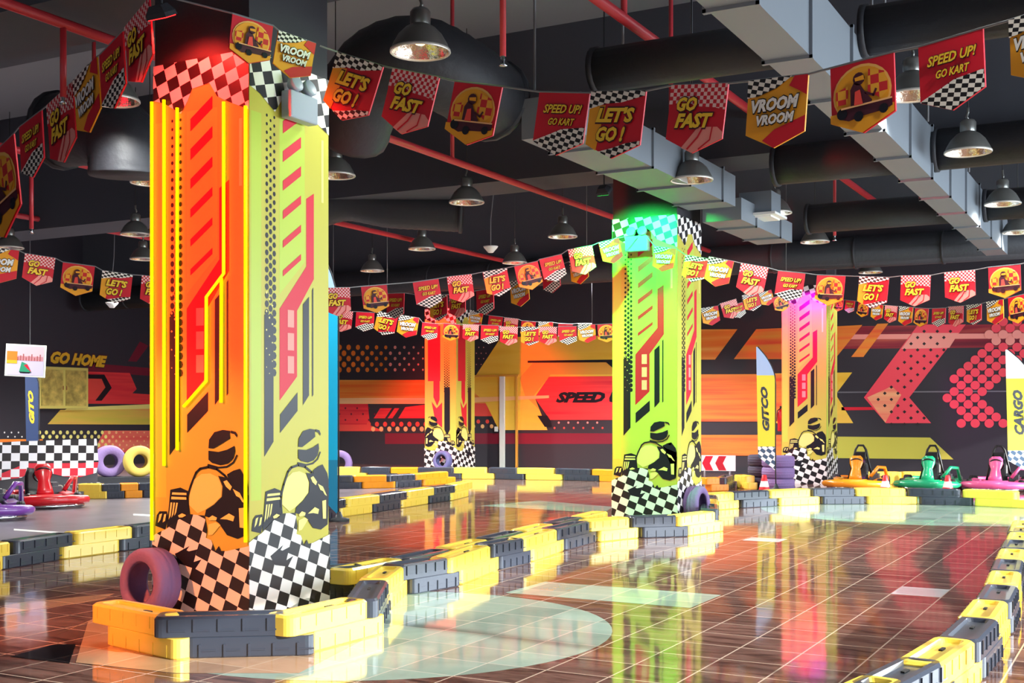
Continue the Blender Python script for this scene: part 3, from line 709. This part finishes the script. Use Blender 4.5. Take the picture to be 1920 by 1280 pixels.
PL = {'SPEED': 'red pennant lettered SPEED UP! GO KART', 'LETS': "pennant lettered LET'S GO !", 'FAST': 'red pennant lettered GO FAST',
      'VROOM': 'amber pennant lettered VROOM VROOM', 'KART': 'pennant picturing a kart and driver'}
def garland(label, items, da, db, ends=(None, None), tie=False):
    """items: (design, x1, y1, x2, y2) = the two upper corners; depth runs from da at the first corner to db at the last"""
    xa, xb = items[0][1], items[-1][3]
    dep = lambda x: da + (db-da)*(x-xa)/(xb-xa)
    P = [(k, DP(x1, y1, dep(x1)), DP(x2, y2, dep(x2))) for k, x1, y1, x2, y2 in items]
    o = P[0][1].copy(); t = thing('bunting_garland', label, 'bunting', o, 0, 'bunting garlands of racing pennants')
    path = ([DP(*ends[0])] if ends[0] else []) + [p for _, p1, p2 in P for p in (p1, p2)] + ([DP(*ends[1])] if ends[1] else [])
    m = MB(); m.tube([p - o for p in path], .006, 0, 6, False); m.build('string', WIREG, t)
    if tie:
        for p in (path[0], path[-1]):
            m = MB(); m.cyl(p - o, Vector((p.x, p.y, ZC - .005)) - o, .004, seg=6); m.build('tie_wire', WIREG, t)
    for k, p1, p2 in P:
        x = (p2-p1); wd = x.length; x.normalize()
        y = Vector((0,0,1)).cross(x).normalized(); z = x.cross(y).normalized()
        ob = link(bpy.data.objects.new('pennant', PM[k]), t)
        ob.matrix_local = Matrix.Translation(p1 - o - y*.002) @ Matrix((x, y, z)).transposed().to_4x4() @ Matrix.Diagonal((wd, 1, wd, 1))
        ob['label'] = PL[k]
garland('near garland of large pennants across the right half of the photo', [
 ('LETS',634,98,719,124),('FAST',737,128,824,145),('KART',853,152,942,162),('SPEED',1012,172,1106,174),('LETS',1110,172,1212,170),('FAST',1260,160,1366,156),
 ('VROOM',1405,152,1516,139),('KART',1557,128,1676,97),('SPEED',1722,88,1843,52),('VROOM',1893,38,2012,0)], 8.0, 5.2, ((600,86,7.95), (2100,-40,5.0)))
garland('short garland draped over the near pillar\'s top', [('KART',436,25,512,48),('VROOM',522,57,592,82)], 7.5, 7.8, ((290,-12,7.5), None))
garland('steeply slanting garland in the upper left corner', [('KART',-38,312,26,250),('SPEED',36,238,78,206),('FAST',88,198,136,154),('VROOM',138,152,182,106),('SPEED',186,104,230,58),('FAST',234,52,280,-4)], 10.4, 7.9, ((-80,350,10.8), (300,-30,7.7)))
garland('long middle garland from the left edge to the green-lit pillar', [
 ('VROOM',-32,461,36,470),('FAST',47,475,104,484),('KART',118,491,178,499),('LETS',192,507,249,515),('FAST',266,516,320,522),('SPEED',420,536,470,539),('LETS',540,541,588,541),
 ('FAST',606,540,656,539),('KART',677,537,725,533),('SPEED',774,529,822,522),('FAST',838,519,884,514),('LETS',905,510,950,502),('KART',964,499,1008,489),('SPEED',1011,486,1053,476),
 ('FAST',1065,468,1110,460),('VROOM',1122,455,1160,446)], 12.4, 14.6, (None, (1190,440,14.7)))
garland('middle garland from the green-lit pillar to the right edge', [
 ('VROOM',1228,462,1268,466),('LETS',1286,478,1328,485),('VROOM',1330,481,1376,490),('FAST',1390,493,1441,502),('SPEED',1459,507,1510,512),('KART',1532,515,1585,517),('LETS',1612,518,1667,520),
 ('FAST',1690,517,1745,516),('FAST',1771,511,1828,506),('KART',1853,501,1913,495)], 14.4, 12.2, ((1210,440,14.5), (1990,480,12)))
garland('far garland strung low in front of the mural, left of the green-lit pillar', [
 ('FAST',625,580,662,584),('SPEED',668,584,702,586),('LETS',709,583,747,592),('VROOM',749,590,786,596),('SPEED',792,604,822,607),('KART',832,606,862,608),('FAST',868,608,898,609),('SPEED',902,609,935,610),
 ('FAST',938,612,971,613),('LETS',977,613,1010,613),('FAST',1012,613,1044,613),('SPEED',1048,612,1081,611),('VROOM',1084,610,1116,608),('KART',1120,608,1153,606)], 21, 20.5, tie=True)
garland('shaded far garland behind the middle one, left side', [
 ('SPEED',726,550,758,549),('LETS',806,556,838,552),('FAST',842,552,872,548),('SPEED',893,545,925,540),('VROOM',956,528,990,520),('SPEED',1016,506,1048,497),('VROOM',1068,490,1100,480)], 20, 17, tie=True)
garland('dim farthest garland above the gold mural arrow', [
 ('VROOM',882,583,906,588),('SPEED',917,591,943,594),('FAST',946,595,972,598),('KART',978,601,1004,603),('VROOM',1010,603,1037,604),('SPEED',1047,606,1074,607),('LETS',1084,606,1110,606)], 25, 24, tie=True)
garland('far garland rising to the pink-lit pillar', [
 ('VROOM',1314,578,1346,573),('FAST',1350,569,1380,560),('SPEED',1368,574,1392,566),('LETS',1391,554,1421,547),('VROOM',1422,550,1446,543),('KART',1447,558,1474,551)], 20.5, 20.6, tie=True)
garland('far garland sagging right of the pink-lit pillar', [
 ('KART',1566,560,1582,562),('SPEED',1586,562,1603,564),('KART',1610,565,1630,568),('VROOM',1635,570,1656,572),('FAST',1660,572,1683,574),('VROOM',1687,574,1712,576),('KART',1716,577,1741,578),
 ('SPEED',1748,578,1773,577),('FAST',1779,575,1806,573),('LETS',1813,572,1840,569),('VROOM',1850,566,1881,561),('KART',1890,558,1926,550)], 23, 19, tie=True)

# ------------------------------------------------------------------ plastic barrier blocks
BLk, BHt, BDp, BSh = .74, .238, .21, .085
def rr(x0, x1, y0, y1, z, r=.05, n=4):
    out = []
    for cx, cy, a0 in ((x1-r, y1-r, 0), (x0+r, y1-r, 90), (x0+r, y0+r, 180), (x1-r, y0+r, 270)):
        for i in range(n+1):
            t = math.radians(a0 + 90*i/n); out.append(Vector((cx + r*math.cos(t), cy + r*math.sin(t), z)))
    return out
def block_mesh(hand, mats, ribs):
    m = MB(); h = BHt/2; L = BLk/2 - .004; D = BDp/2
    for lo, s in ((True, -hand), (False, hand)):       # lower half slides one way, upper half the other
        x0, x1 = -L + s*BSh, L + s*BSh
        if lo: loops = [rr(x0+.008, x1-.008, -D+.008, D-.008, 0), rr(x0, x1, -D, D, .01), rr(x0, x1, -D, D, h-.004), rr(x0+.004, x1-.004, -D+.004, D-.004, h)]
        else: loops = [rr(x0+.004, x1-.004, -D+.004, D-.004, h), rr(x0, x1, -D, D, h+.004), rr(x0, x1, -D, D, BHt-.014), rr(x0+.014, x1-.014, -D+.014, D-.014, BHt),
                       rr(x0+.05, x1-.05, -D+.045, D-.045, BHt, .03), rr(x0+.058, x1-.058, -D+.053, D-.053, BHt-.02, .03)]
        m.loft(loops, 0)
        n = 5
        for k in range(n):
            x = x0 + .09 + k*(x1-x0-.18)/(n-1)
            for sy in (-1, 1):
                zc = (.045 if lo else BHt-.05)
                if ribs: m.box((x, sy*(D+.002), zc), (.012, .012, .07)); m.box((x+.045, sy*(D+.001), zc - (0 if lo else .03)), (.09, .007, .008))
                else: m.box((x, sy*(D+.001), zc), (.008, .006, .07))
        if not lo:
            m.box(((x0+x1)/2 + .1, 0, BHt-.017), (.07, .018, .01), 1)
    bmesh.ops.recalc_face_normals(m.bm, faces=m.bm.faces)
    me = bpy.data.meshes.new('barrier_block'); m.bm.to_mesh(me); m.bm.free()
    for q in mats: me.materials.append(q)
    return me
SLOT = M('slot_black', (18, 16, 16), .7)
BM = {(c, hnd): block_mesh(hnd, (mt, SLOT), c == 'B') for c, mt in (('Y', YPL), ('B', BPL), ('O', OPL)) for hnd in (1, -1)}
ORD = ['first', 'second', 'third', 'fourth', 'fifth', 'sixth', 'seventh', 'eighth', 'ninth', 'tenth', 'eleventh', 'twelfth', 'thirteenth', 'fourteenth', 'fifteenth', 'sixteenth']
CN = {'Y': 'yellow', 'B': 'black', 'O': 'orange-yellow'}
def block(a, b, c, hand, label, grp, side=1):
    """a,b: ground ends of the block's near long side; side: +1 puts the block on the left of a->b"""
    a, b = Vector(a).to_3d(), Vector(b).to_3d(); a.z = b.z = 0
    d = b - a; n = Vector((-d.y, d.x, 0)).normalized()*side
    o = bpy.data.objects.new('barrier_block', BM[(c, hand)]); COL.objects.link(o)
    o.location = (a+b)/2 + n*BDp/2; o.rotation_euler = (0, 0, math.atan2(d.y, d.x)); o.scale = (d.length/BLk, 1, 1)
    tag(o, label, 'barrier block', grp)
def row(pts, cols, hand, fmt, grp, z=0, side=1, centre=False, skip=()):
    P = [G(x, y, z) for x, y in pts]; n = 0
    for i, c in enumerate(cols):
        if i in skip: continue
        n += 1
        block(P[i], P[i+1], c, hand, '%s barrier block, %s' % (CN[c], fmt % ORD[n-1]), grp, side)
row([(181,1206),(314,1236),(562,1230),(711,1190),(731,1146),(762,1117),(856,1100)], 'YBYBYB', -1, '%s from left around the near pillar\'s foot', 'barrier blocks round the near pillar')
row([(856,1100),(931,1070),(992,1056),(1054,1034),(1115,1017),(1192,1009),(1283,1006),(1352,996)], 'YBYBYBY', -1, '%s along the row towards the green-lit pillar', 'barrier blocks in the row between the two pillars')
row([(1347,990),(1346,978),(1345,967),(1344,959)], 'BYB', -1, '%s going back beside the green-lit pillar\'s tyre', 'barrier blocks behind the green-lit pillar')
row([(1342,956.5),(1383,953),(1453,949),(1531,945.5),(1614,945),(1711,945.5),(1814,948),(1918,953)], 'YBYBYBY', -1, '%s from left in the row before the karts', 'barrier blocks before the parked karts')
def crow(pts, z, cols, hand, fmt, grp, pitch=None):
    """row given by block centres on their tops"""
    C = [G(x, y, z) for x, y in pts]
    for i, c in enumerate(cols):
        p = C[i]; t = ((C[i+1]-p) if i < len(C)-1 else (p-C[i-1])); u = ((p-C[i-1]) if i else t)
        t = (t.normalized() + u.normalized()).normalized(); L = pitch or BLk
        n = Vector((-t.y, t.x, 0)); q = p - n*BDp/2; q.z = 0
        block(q - t*L/2, q + t*L/2, c, hand, '%s barrier block, %s' % (CN[c], fmt % ORD[i]), grp)
crow([(1612,1284),(1695,1247),(1765,1207),(1822,1167),(1847,1132),(1872,1102),(1882,1075),(1890,1052),(1897,1032),(1905,1014),(1912,1000),(1914,987),(1918,977)], .25, 'YBYBYBYBYBYBY', -1,
     '%s from the front along the right edge', 'barrier blocks along the right edge', .735)
crow([(700,1050),(797,1032),(874,1013),(944,997),(1004,983),(1061,970),(1110,959)], .25, 'YBYBYBY', -1, '%s of the hidden second row left of the green-lit pillar', 'barrier blocks of the second row behind the kerb row')
row([(600,1126),(676,1120)], 'B', 1, '%s piece at the near pillar\'s back right corner', 'barrier blocks at the near pillar\'s back')
row([(-45,1077),(15,1066.5),(129,1047),(240,1032),(345,1017)], 'YBYB', 1, '%s from left in the row left of the near pillar', 'barrier blocks left of the near pillar')
row([(590,977),(645,968.5),(708,960),(760,951.5),(811,943),(851,937.5),(884,929)], 'BYBYBY', 1, '%s of the row going back right of the near pillar', 'barrier blocks right of the near pillar')
row([(560,897),(618,897),(682,897),(738,898),(790,898),(858,898),(921,898),(976,899),(1047,900),(1115,902),(1175,904)], 'BYBOBYBYBO', -1, '%s from left in the farthest row by the mural', 'barrier blocks in the farthest row')
row([(600,917),(671,916),(735,915),(787,911.5),(850,906)], 'BOBO', -1, '%s from left in the row before the farthest one', 'barrier blocks before the farthest row')
row([(1328,921),(1364,920),(1378,914),(1399,917)], 'OBY', -1, '%s from left under the chevron sign', 'barrier blocks under the chevron sign')
row([(1632,908),(1700,908),(1770,908)], 'YY', -1, '%s behind the orange and green karts', 'barrier blocks behind the karts')
row([(150,935),(195,935),(230,934),(264,933),(300,932)], 'YBOB', -1, '%s from left beyond the pit stop counter', 'barrier blocks beyond the pit stop')

# ------------------------------------------------------------------ tyres
def tyre_mesh(D=.47, wd=.18, hole=.27, mat=RUB):
    m = MB(); R, r = D/2, hole/2; prof = [(r, -wd*.36), (r+.012, -wd*.46), (R-.04, -wd*.5), (R-.012, -wd*.42), (R, -wd*.3), (R-.003, -wd*.17), (R, -wd*.16), (R, -wd*.02), (R-.004, 0), (R, wd*.02), (R, wd*.16), (R-.003, wd*.17), (R, wd*.3), (R-.012, wd*.42), (R-.04, wd*.5), (r+.012, wd*.46), (r, wd*.36), (r+.03, wd*.3), (R-.03, 0), (r+.03, -wd*.3), (r, -wd*.36)]
    m.lathe(prof, seg=40); return m
def tyre(loc, axis, label, D=.47, wd=.18, mat=RUB, grp='decorative tyres'):
    o = tyre_mesh(D, wd).build('tyre', mat); o.location = loc
    o.rotation_euler = Vector(axis).to_track_quat('Z', 'Y').to_euler(); return tag(o, label, 'tyre', grp)
tyre((-6.08, 6.03, .232), (-.12, -1, .06), 'purple tyre leaning on the red-lit near pillar', .465, .2)
tyre((-5.09, 14.2, .235), (1, -.06, .05), 'purple tyre leaning on the green-lit pillar', .47, .2)
tyre((WY(830, 865, 23.83).x, 23.83, .24), (-.05, -1, .06), 'blue-purple tyre leaning on the far left pillar', .47, .18, M('tyre_blue', (92, 100, 150), .75))
for k in range(3):
    p = G(1459, 917)
    tyre((p.x, p.y, .1 + .2*k), (0,0,1), '%s purple tyre of the stack beside the pink-lit pillar' % ('lowest', 'middle', 'topmost')[k], .58, .2)
    p = G(1428, 914)
    tyre((p.x, p.y, .1 + .2*k), (0,0,1), '%s dark tyre of the stack behind the yellow feather flag' % ('lowest', 'middle', 'topmost')[k], .5, .2, RUBD)
p = G(205, 905); tyre((p.x, p.y, .42), (1, -.5, .05), 'purple tyre standing left of the yellow-sided one by the left wall', .62, .22)
p = G(261, 905); tyre((p.x, p.y, .42), (1, -.5, .05), 'yellow-sided tyre standing by the left wall', .6, .2, M('tyre_yellow', (186, 160, 70), .7))
m = MB(); m.box((0,0,.06), (2.4, .5, .12)); o = m.build('tyre_plinth', DUCTD); q = G(232, 905); o.location = (q.x, q.y, 0); o.rotation_euler = (0,0,PSI); tag(o, 'low dark plinth under the two standing tyres', 'plinth')
p = G(636, 893); tyre((p.x, p.y, .28), (.6, -1, .05), 'purple tyre by the far row, beside the blue feather flag', .56, .2)

# ------------------------------------------------------------------ traffic cones
CR = M('cone_red', (226, 34, 44), .45)
def cone():
    t = thing('traffic_cone', '', 'traffic cone', (0,0,0), 0, 'red and white traffic cones')
    m = MB(); m.loft([rr(-.11, .11, -.11, .11, z, .02) for z in (0, .025)]); m.build('cone_base', CR, t)
    m = MB(); m.lathe([(.085,.025),(.066,.11)], seg=20); m.lathe([(.046,.19),(.03,.27),(.025,.275),(.0,.275)], seg=20); m.build('cone_body', CR, t)
    m = MB(); m.lathe([(.066,.11),(.046,.19)], seg=20); m.build('reflective_band', WHITE, t)
    return t
c0 = cone()
for i, (px, py, lab) in enumerate(((1433, 927, 'red and white traffic cone below the yellow feather flag'), (1660, 927, 'red and white traffic cone between the orange and green karts'), (1777, 928, 'red and white traffic cone right of the green kart'))):
    o = c0 if i == 0 else copy_tree(c0); o.location = G(px, py); o['label'] = lab; o.scale = (1.2, 1.2, 1.2)

# ------------------------------------------------------------------ karts
def arc(cx, cz, r, a0, a1, n, y=0): return [(cx + r*math.cos(math.radians(a0+(a1-a0)*i/n)), y, cz + r*math.sin(math.radians(a0+(a1-a0)*i/n))) for i in range(n+1)]
def kart(c, loc, rz, label, hoop=True, sc=1.0):
    """front towards local -y"""
    mat = M('kart_' + c[0], c[1], .28, coat=.5); blk = M('kart_black', (22, 22, 26), .4)
    t = thing('go_kart', label, 'go-kart', loc, rz, 'parked go-karts'); t.scale = (sc, sc, sc)
    m = MB(); m.box((0, 0, .08), (.62, 1.5, .03)); m.tube([(-.3,-.8,.1),(-.34,0,.1),(-.3,.8,.1)], .018); m.tube([(.3,-.8,.1),(.34,0,.1),(.3,.8,.1)], .018); m.build('chassis', blk, t)
    m = MB(); prof = [(-.72,-.62,.13),(-.66,-.82,.14),(-.4,-.98,.15),(0,-1.04,.16),(.4,-.98,.15),(.66,-.82,.14),(.72,-.62,.13)]
    m.tube(prof, .085, 0, 12, rs=[.05,.075,.09,.095,.09,.075,.05]); m.loft([[Vector((x, -.62, .15)), Vector((x*.55, -.98, .15)), Vector((x*.55, -.95, .25)), Vector((x*.8, -.6, .24))] for x in (-.34, .34)])
    m.build('nose_bumper', mat, t)
    m = MB(); m.tube([(-.6,-.86,.05),(-.38,-1.02,.05),(0,-1.08,.05),(.38,-1.02,.05),(.6,-.86,.05)], .03, 0, 8); m.build('bumper_bar', CHROME, t)
    m = MB()      # upright steering fairing
    m.loft([[Vector((x*w2, y + x*x*.04, z)) for x in (-1,-.6,0,.6,1)] + [Vector((x*w2, y+.05, z)) for x in (1,0,-1)] for w2, y, z in ((.16,-.62,.2),(.13,-.56,.34),(.10,-.48,.48),(.15,-.42,.6),(.15,-.38,.72),(.09,-.35,.78))], 0, True)
    m.build('front_fairing', mat, t)
    for s in (-1, 1):
        m = MB(); m.loft([[Vector((s*(.36 + .30*a), y, .07 + b)) for a, b in ((0,0),(1,.0),(1.02,.10),(.7,.17),(.1,.15))] for y in (-.42, -.36, .34, .42)], 0); m.build('side_pod', mat, t, .02)
    m = MB()
    m.loft([[Vector((x*.2*k, y, z + .08*abs(x)**2*(1 if y < .3 else .3))) for x in (-1,-.6,0,.6,1)] for k, y, z in ((.8,-.1,.12),(1,.1,.11),(1,.3,.14),(.98,.38,.3),(.95,.42,.5),(.7,.45,.66))], 0, True, False, False)
    o = m.build('seat', blk, t); o.modifiers.new('thickness', 'SOLIDIFY').thickness = .03
    m = MB(); cpt, q = Vector((0,-.3,.58)), Matrix.Rotation(math.radians(-55), 3, 'X')
    m.tube([cpt + q @ Vector((.16*math.cos(a*PI/12), .16*math.sin(a*PI/12), 0)) for a in range(24)], .016, 0, 8, closed=True); m.box(cpt, (.3, .03, .015), 0, 0, math.radians(-55))
    m.cyl(cpt, (0,-.55,.15), .015); m.build('steering_wheel', blk, t)
    for s in (-1, 1):
        for y, D, wd in ((-.58, .26, .13), (.56, .29, .2)):
            o = tyre_mesh(D, wd, .13).build('wheel', RUBK, t); o.location = (s*(.56 if y < 0 else .58), y, D/2); o.rotation_euler = (0, PI/2, 0)
            h = MB(); h.lathe([(.0,-.03),(.06,-.03),(.066,0),(.06,.03),(.0,.03)], seg=16); h.build('wheel_rim', CHROME, o)
    m = MB(); m.tube([(-.62,.62,.2),(-.6,.86,.2),(0,.9,.2),(.6,.86,.2),(.62,.62,.2)], .05, 0, 10); m.build('rear_bumper', mat, t)
    m = MB(); m.box((.34,.42,.22), (.22,.3,.22)); m.box((.34,.42,.36), (.12,.18,.08)); m.build('engine', M('engine_grey', (90,90,95), .4, .6), t, .01)
    # protective side hoop
    m = MB(); m.tube([(.34,-.5,.3),(.5,-.4,.52),(.62,-.1,.5),(.66,.2,.2)], .04, 0, 10); m.build('side_hoop', mat, t)
    if hoop:
        m = MB(); m.tube([(-.3,.5,.1),(-.2,.52,.55),(-.12,.53,.9),(-.06,.53,1.0),(.06,.53,1.0),(.12,.53,.9),(.2,.52,.55),(.3,.5,.1)], .028, 0, 8); h = m.build('roll_hoop', blk, t)
        m = MB(); m.box((0,.5,.74), (.26,.06,.22)); m.build('headrest', blk, t, .02)
    return t
kart(('orange', (240, 142, 20)), G(1609, 914), .1, 'orange go-kart parked beside the pink-lit pillar', True, .76)
kart(('green', (24, 160, 110)), G(1744, 915), .05, 'green go-kart parked in the middle of the right-hand three', True, .76)
kart(('pink', (232, 92, 150)), G(1870, 917), .03, 'pink go-kart parked at the right end of its row', True, .76)
kart(('red', (214, 22, 36)), G(74, 947), 1.05, 'shiny red go-kart in front of the pit stop counter', False, .8)
kart(('purple', (120, 60, 160)), G(-42, 968), 1.0, 'purple go-kart cut by the left edge of the photo', False, .85)

# ------------------------------------------------------------------ feather flags
FYEL = M('flag_yellow', (226, 214, 40), .55); FBLU = M('flag_sky', (150, 184, 220), .5); FCY = M('flag_cyan', (0, 170, 214), .45); FNAVY = M('flag_navy', (34, 52, 92), .55)
CKF = MC('flag_checker', (236,238,236), (40,70,100), .09, .06, .6)
def feather_flag(px, py_base, d, h0, h1, wd, label, base, topm, text, ink, yaw=0, foot=CKF):
    """pole foot at (px, py_base); cloth from height h0 to h1"""
    p = DP(px, py_base, d); p.z = 0
    t = thing('feather_flag', label, 'feather flag', p, PSI + yaw, 'feather flags'); H = h1-h0
    n = 26; edge = []
    for i in range(n+1):
        v = i/n; z = h0 + H*v
        xr = -.02 - (0 if v < .72 else wd*1.0*((v-.72)/.28)**1.9)     # the pole bends over at the top
        xl = -wd*(1.0 + .12*v); zl = z if v > .14 else z + H*.11*(1 - v/.14)
        edge.append((xl if xl < xr else xr-.004, zl, xr, z))
    def strip(i0, i1, m, l):
        for i in range(i0, i1):
            xl, zl, xr, z = edge[i]; xl2, zl2, xr2, z2 = edge[i+1]
            q = [(xl,zl),(xr,z),(xr2,z2),(xl2,zl2)]
            a.poly(q, m, l)
    a = ART((0,0,0), (1,0,0), (0,0,1), (0,-1,0), .002)
    strip(0, 5, foot, 0); strip(5, int(n*.78), base, 0); strip(int(n*.78), n, topm, 0)
    if text: a.text(text, -wd*.36, h0 + H*.32, H*.36, wd*.40, ink, 2, ang=PI/2 + .05, shear=.3, bold=.055)
    o = a.build('flag_cloth', t); md = o.modifiers.new('thickness', 'SOLIDIFY'); md.thickness = .004; md.offset = 1
    m = MB(); m.tube([(0,0,.03)] + [(e[2]+.012, .004, e[3]) for e in edge[::2]], .011, 0, 8); m.build('flag_pole', WIRE, t)
    m = MB(); m.lathe([(.13,0),(.13,.03),(.05,.05),(.02,.12),(.0,.12)], seg=20); m.build('flag_base', DUCTD, t)
feather_flag(1455, 912, 21.0, .36, 2.52, .31, 'yellow feather flag lettered upwards, left of the pink-lit pillar', FYEL, FBLU, 'GITCO', BLACK)
feather_flag(1938, 918, 20.0, .34, 2.42, .42, 'yellow feather flag cut by the right edge of the photo', FYEL, WHITE, 'CARGO', BLACK)
feather_flag(636, 975, 15.25, .08, 3.7, .40, 'cyan feather flag half hidden behind the near pillar', FCY, FBLU, '', BLACK, 0, M('flag_teal', (20, 130, 170), .5))
feather_flag(74, 905, 23.0, .6, 2.35, .25, 'dark blue feather flag standing below the hanging poster', FNAVY, FNAVY, 'GITO', GOLD, 0, FNAVY)

# ------------------------------------------------------------------ left side: pit stop counter, poster, cabinet
XS = -15.8
a = ART((XS, 0, 0), (0,1,0), (0,0,1), (1,0,0), .004)
def PS(px, py): p = WX(px, py, XS); return (p.y, p.z)
ye = PS(184, 900)[0]
t = thing('pit_stop_counter', 'dark pit stop counter with a waving checkered flag graphic', 'counter', (XS, ye, 0))
m = MB(); m.box((-.28, -1.9, .44), (.55, 3.8, .88)); m.build('counter_body', M('counter_grey', (66, 66, 74), .5), t, .01)
a.O = Vector((.006, -ye, 0)); 
CKP = MC('counter_checker', (232,234,240), (22,20,26), .165, .125, .03); CKPR = MC('counter_checker_red', (232,236,242), (214,30,56), .165, .125, .03)
tp = [(-80,828),(0,829),(40,827),(100,825),(180,822)]; md_ = [(184,866),(150,868),(100,868),(50,868),(0,888),(-80,888)]
bt = [(180,886),(150,894),(120,893),(90,886),(60,880),(40,895),(0,900),(-80,900)]
a.poly([PS(*q) for q in tp + md_], CKP, 1); a.poly([PS(*q) for q in md_[::-1] + bt], CKPR, 1)
p0 = PS(108, 924); p1 = PS(190, 905)
a.text('PIT STOP', p0[0], p0[1], (p1[0]-p0[0])*.98, .135, M('counter_letters', (176, 176, 160), .5), 2, shear=0, bold=.0)
a.build('counter_front', t)
# hanging poster on a wire
p = DP(48, 676, 21.5); t = thing('hanging_poster', 'white-framed poster hanging on a wire at the left edge', 'poster', p, PSI)
wd, hh = .72, .58
m = MB(); m.box((0,0,0), (wd, .03, hh), 0, 0, 0, math.radians(3)); m.build('poster_frame', WHITEP, t, .005)
a = ART((0,-.017,0), (math.cos(.05),0,-math.sin(.05)), (math.sin(.05),0,math.cos(.05)), (0,-1,0), .001)
a.rect(-wd*.46, -hh*.45, wd*.46, hh*.0, M('poster_lilac', (206, 196, 226)), 1); a.rect(-wd*.46, 0, wd*.46, hh*.45, M('poster_sky', (216, 190, 200)), 1)
a.rect(-wd*.46, -.02, -wd*.2, .16, ORANGE, 2); a.rect(-wd*.46, -.06, -wd*.2, .0, GOLD, 3); a.rect(-wd*.2, 0, wd*.44, .08, M('poster_rose', (206, 140, 150)), 2)
for k in range(9): a.rect(-wd*.2 + k*.05, .0, -wd*.2 + k*.05 + .02, .06 + .03*(k % 3), M('poster_rust', (170, 90, 90)), 3)
a.poly([(-.1,-.2),(.12,-.2),(.04,-.06),(-.06,-.02)], M('poster_green', (40, 150, 110)), 3); a.poly([(-.02,-.08),(.04,-.06),(.12,-.2),(.02,-.12)], RED, 4); a.poly([(-.1,-.2),(.12,-.2),(.08,-.225),(-.08,-.225)], BLACK, 4)
a.build('poster_print', t)
m = MB(); m.cyl((.08,0,hh/2), (.08,0,ZC-p.z), .006, seg=6); m.build('hanging_wire', WIREG, t)
# wall cabinet
p = WX(118, 728, X0+.2); q0, q1 = WX(72, 728, X0+.2).y, WX(165, 728, X0+.2).y; zt, zb = WX(118, 688, X0+.2).z, WX(118, 766, X0+.2).z
t = thing('wall_cabinet', 'yellow-framed wall cabinet with two mottled doors on the left wall', 'cabinet', (X0+.012, (q0+q1)/2, zb))
cw, ch = q1-q0, zt-zb
m = MB(); m.box((.1, 0, ch/2), (.2, cw, ch)); m.build('cabinet_body', M('cabinet_yellow', (222, 206, 110), .45), t, .01)
MOT = M('cabinet_mottle', (196, 172, 90), .35, var=.45)
for s in (-1, 1):
    m = MB(); m.box((.21, s*cw*.24, ch/2), (.02, cw*.42, ch*.86)); dd = m.build('cabinet_door', MOT, t)
    m = MB(); m.box((.228, s*.05, ch/2), (.015, .02, .1)); m.build('door_handle', CHROME, dd)
# chevron direction sign
p = DP(1345, 868, 24.0); t = thing('chevron_sign', 'white sign board with red chevrons pointing left', 'sign', (p.x, p.y, 0), PSI*.0 + .25)
wd, hh, zc = .72, .31, p.z
m = MB(); m.box((0,0,zc), (wd,.04,hh)); m.build('sign_board', WHITEP, t, .004)
a = ART((0,-.022,0), (1,0,0), (0,0,1), (0,-1,0), .001)
for u, mm in ((-.30, RED), (-.04, M('chevron_dark_red', (176, 24, 44)))):
    a.poly([(u,zc),(u+.07,zc+hh*.46),(u+.22,zc+hh*.46),(u+.15,zc),(u+.22,zc-hh*.46),(u+.07,zc-hh*.46)], mm, 1)
a.build('chevrons', t)
m = MB(); m.cyl((-.25,0,0), (-.25,0,zc-hh/2), .02); m.cyl((.25,0,0), (.25,0,zc-hh/2), .02); m.build('sign_legs', WIREG, t)
# fire extinguisher hung beside the pink-lit pillar's left edge
p = WX(1467, 840, -6.13); t = thing('fire_extinguisher', 'red fire extinguisher hung on the pink-lit pillar\'s left side', 'fire extinguisher', (-6.57, 23.2, 1.0))
m = MB(); m.lathe([(.0,0),(.07,0),(.075,.02),(.075,.36),(.05,.42),(.02,.44),(.0,.44)], seg=18); m.build('cylinder', M('extinguisher_red', (190, 24, 36), .3), t)
m = MB(); m.box((0,0,.47), (.04,.1,.05)); m.tube([(0,-.03,.46),(-.06,-.08,.4),(-.07,-.08,.2)], .01); m.build('valve_and_hose', BLACK, t)
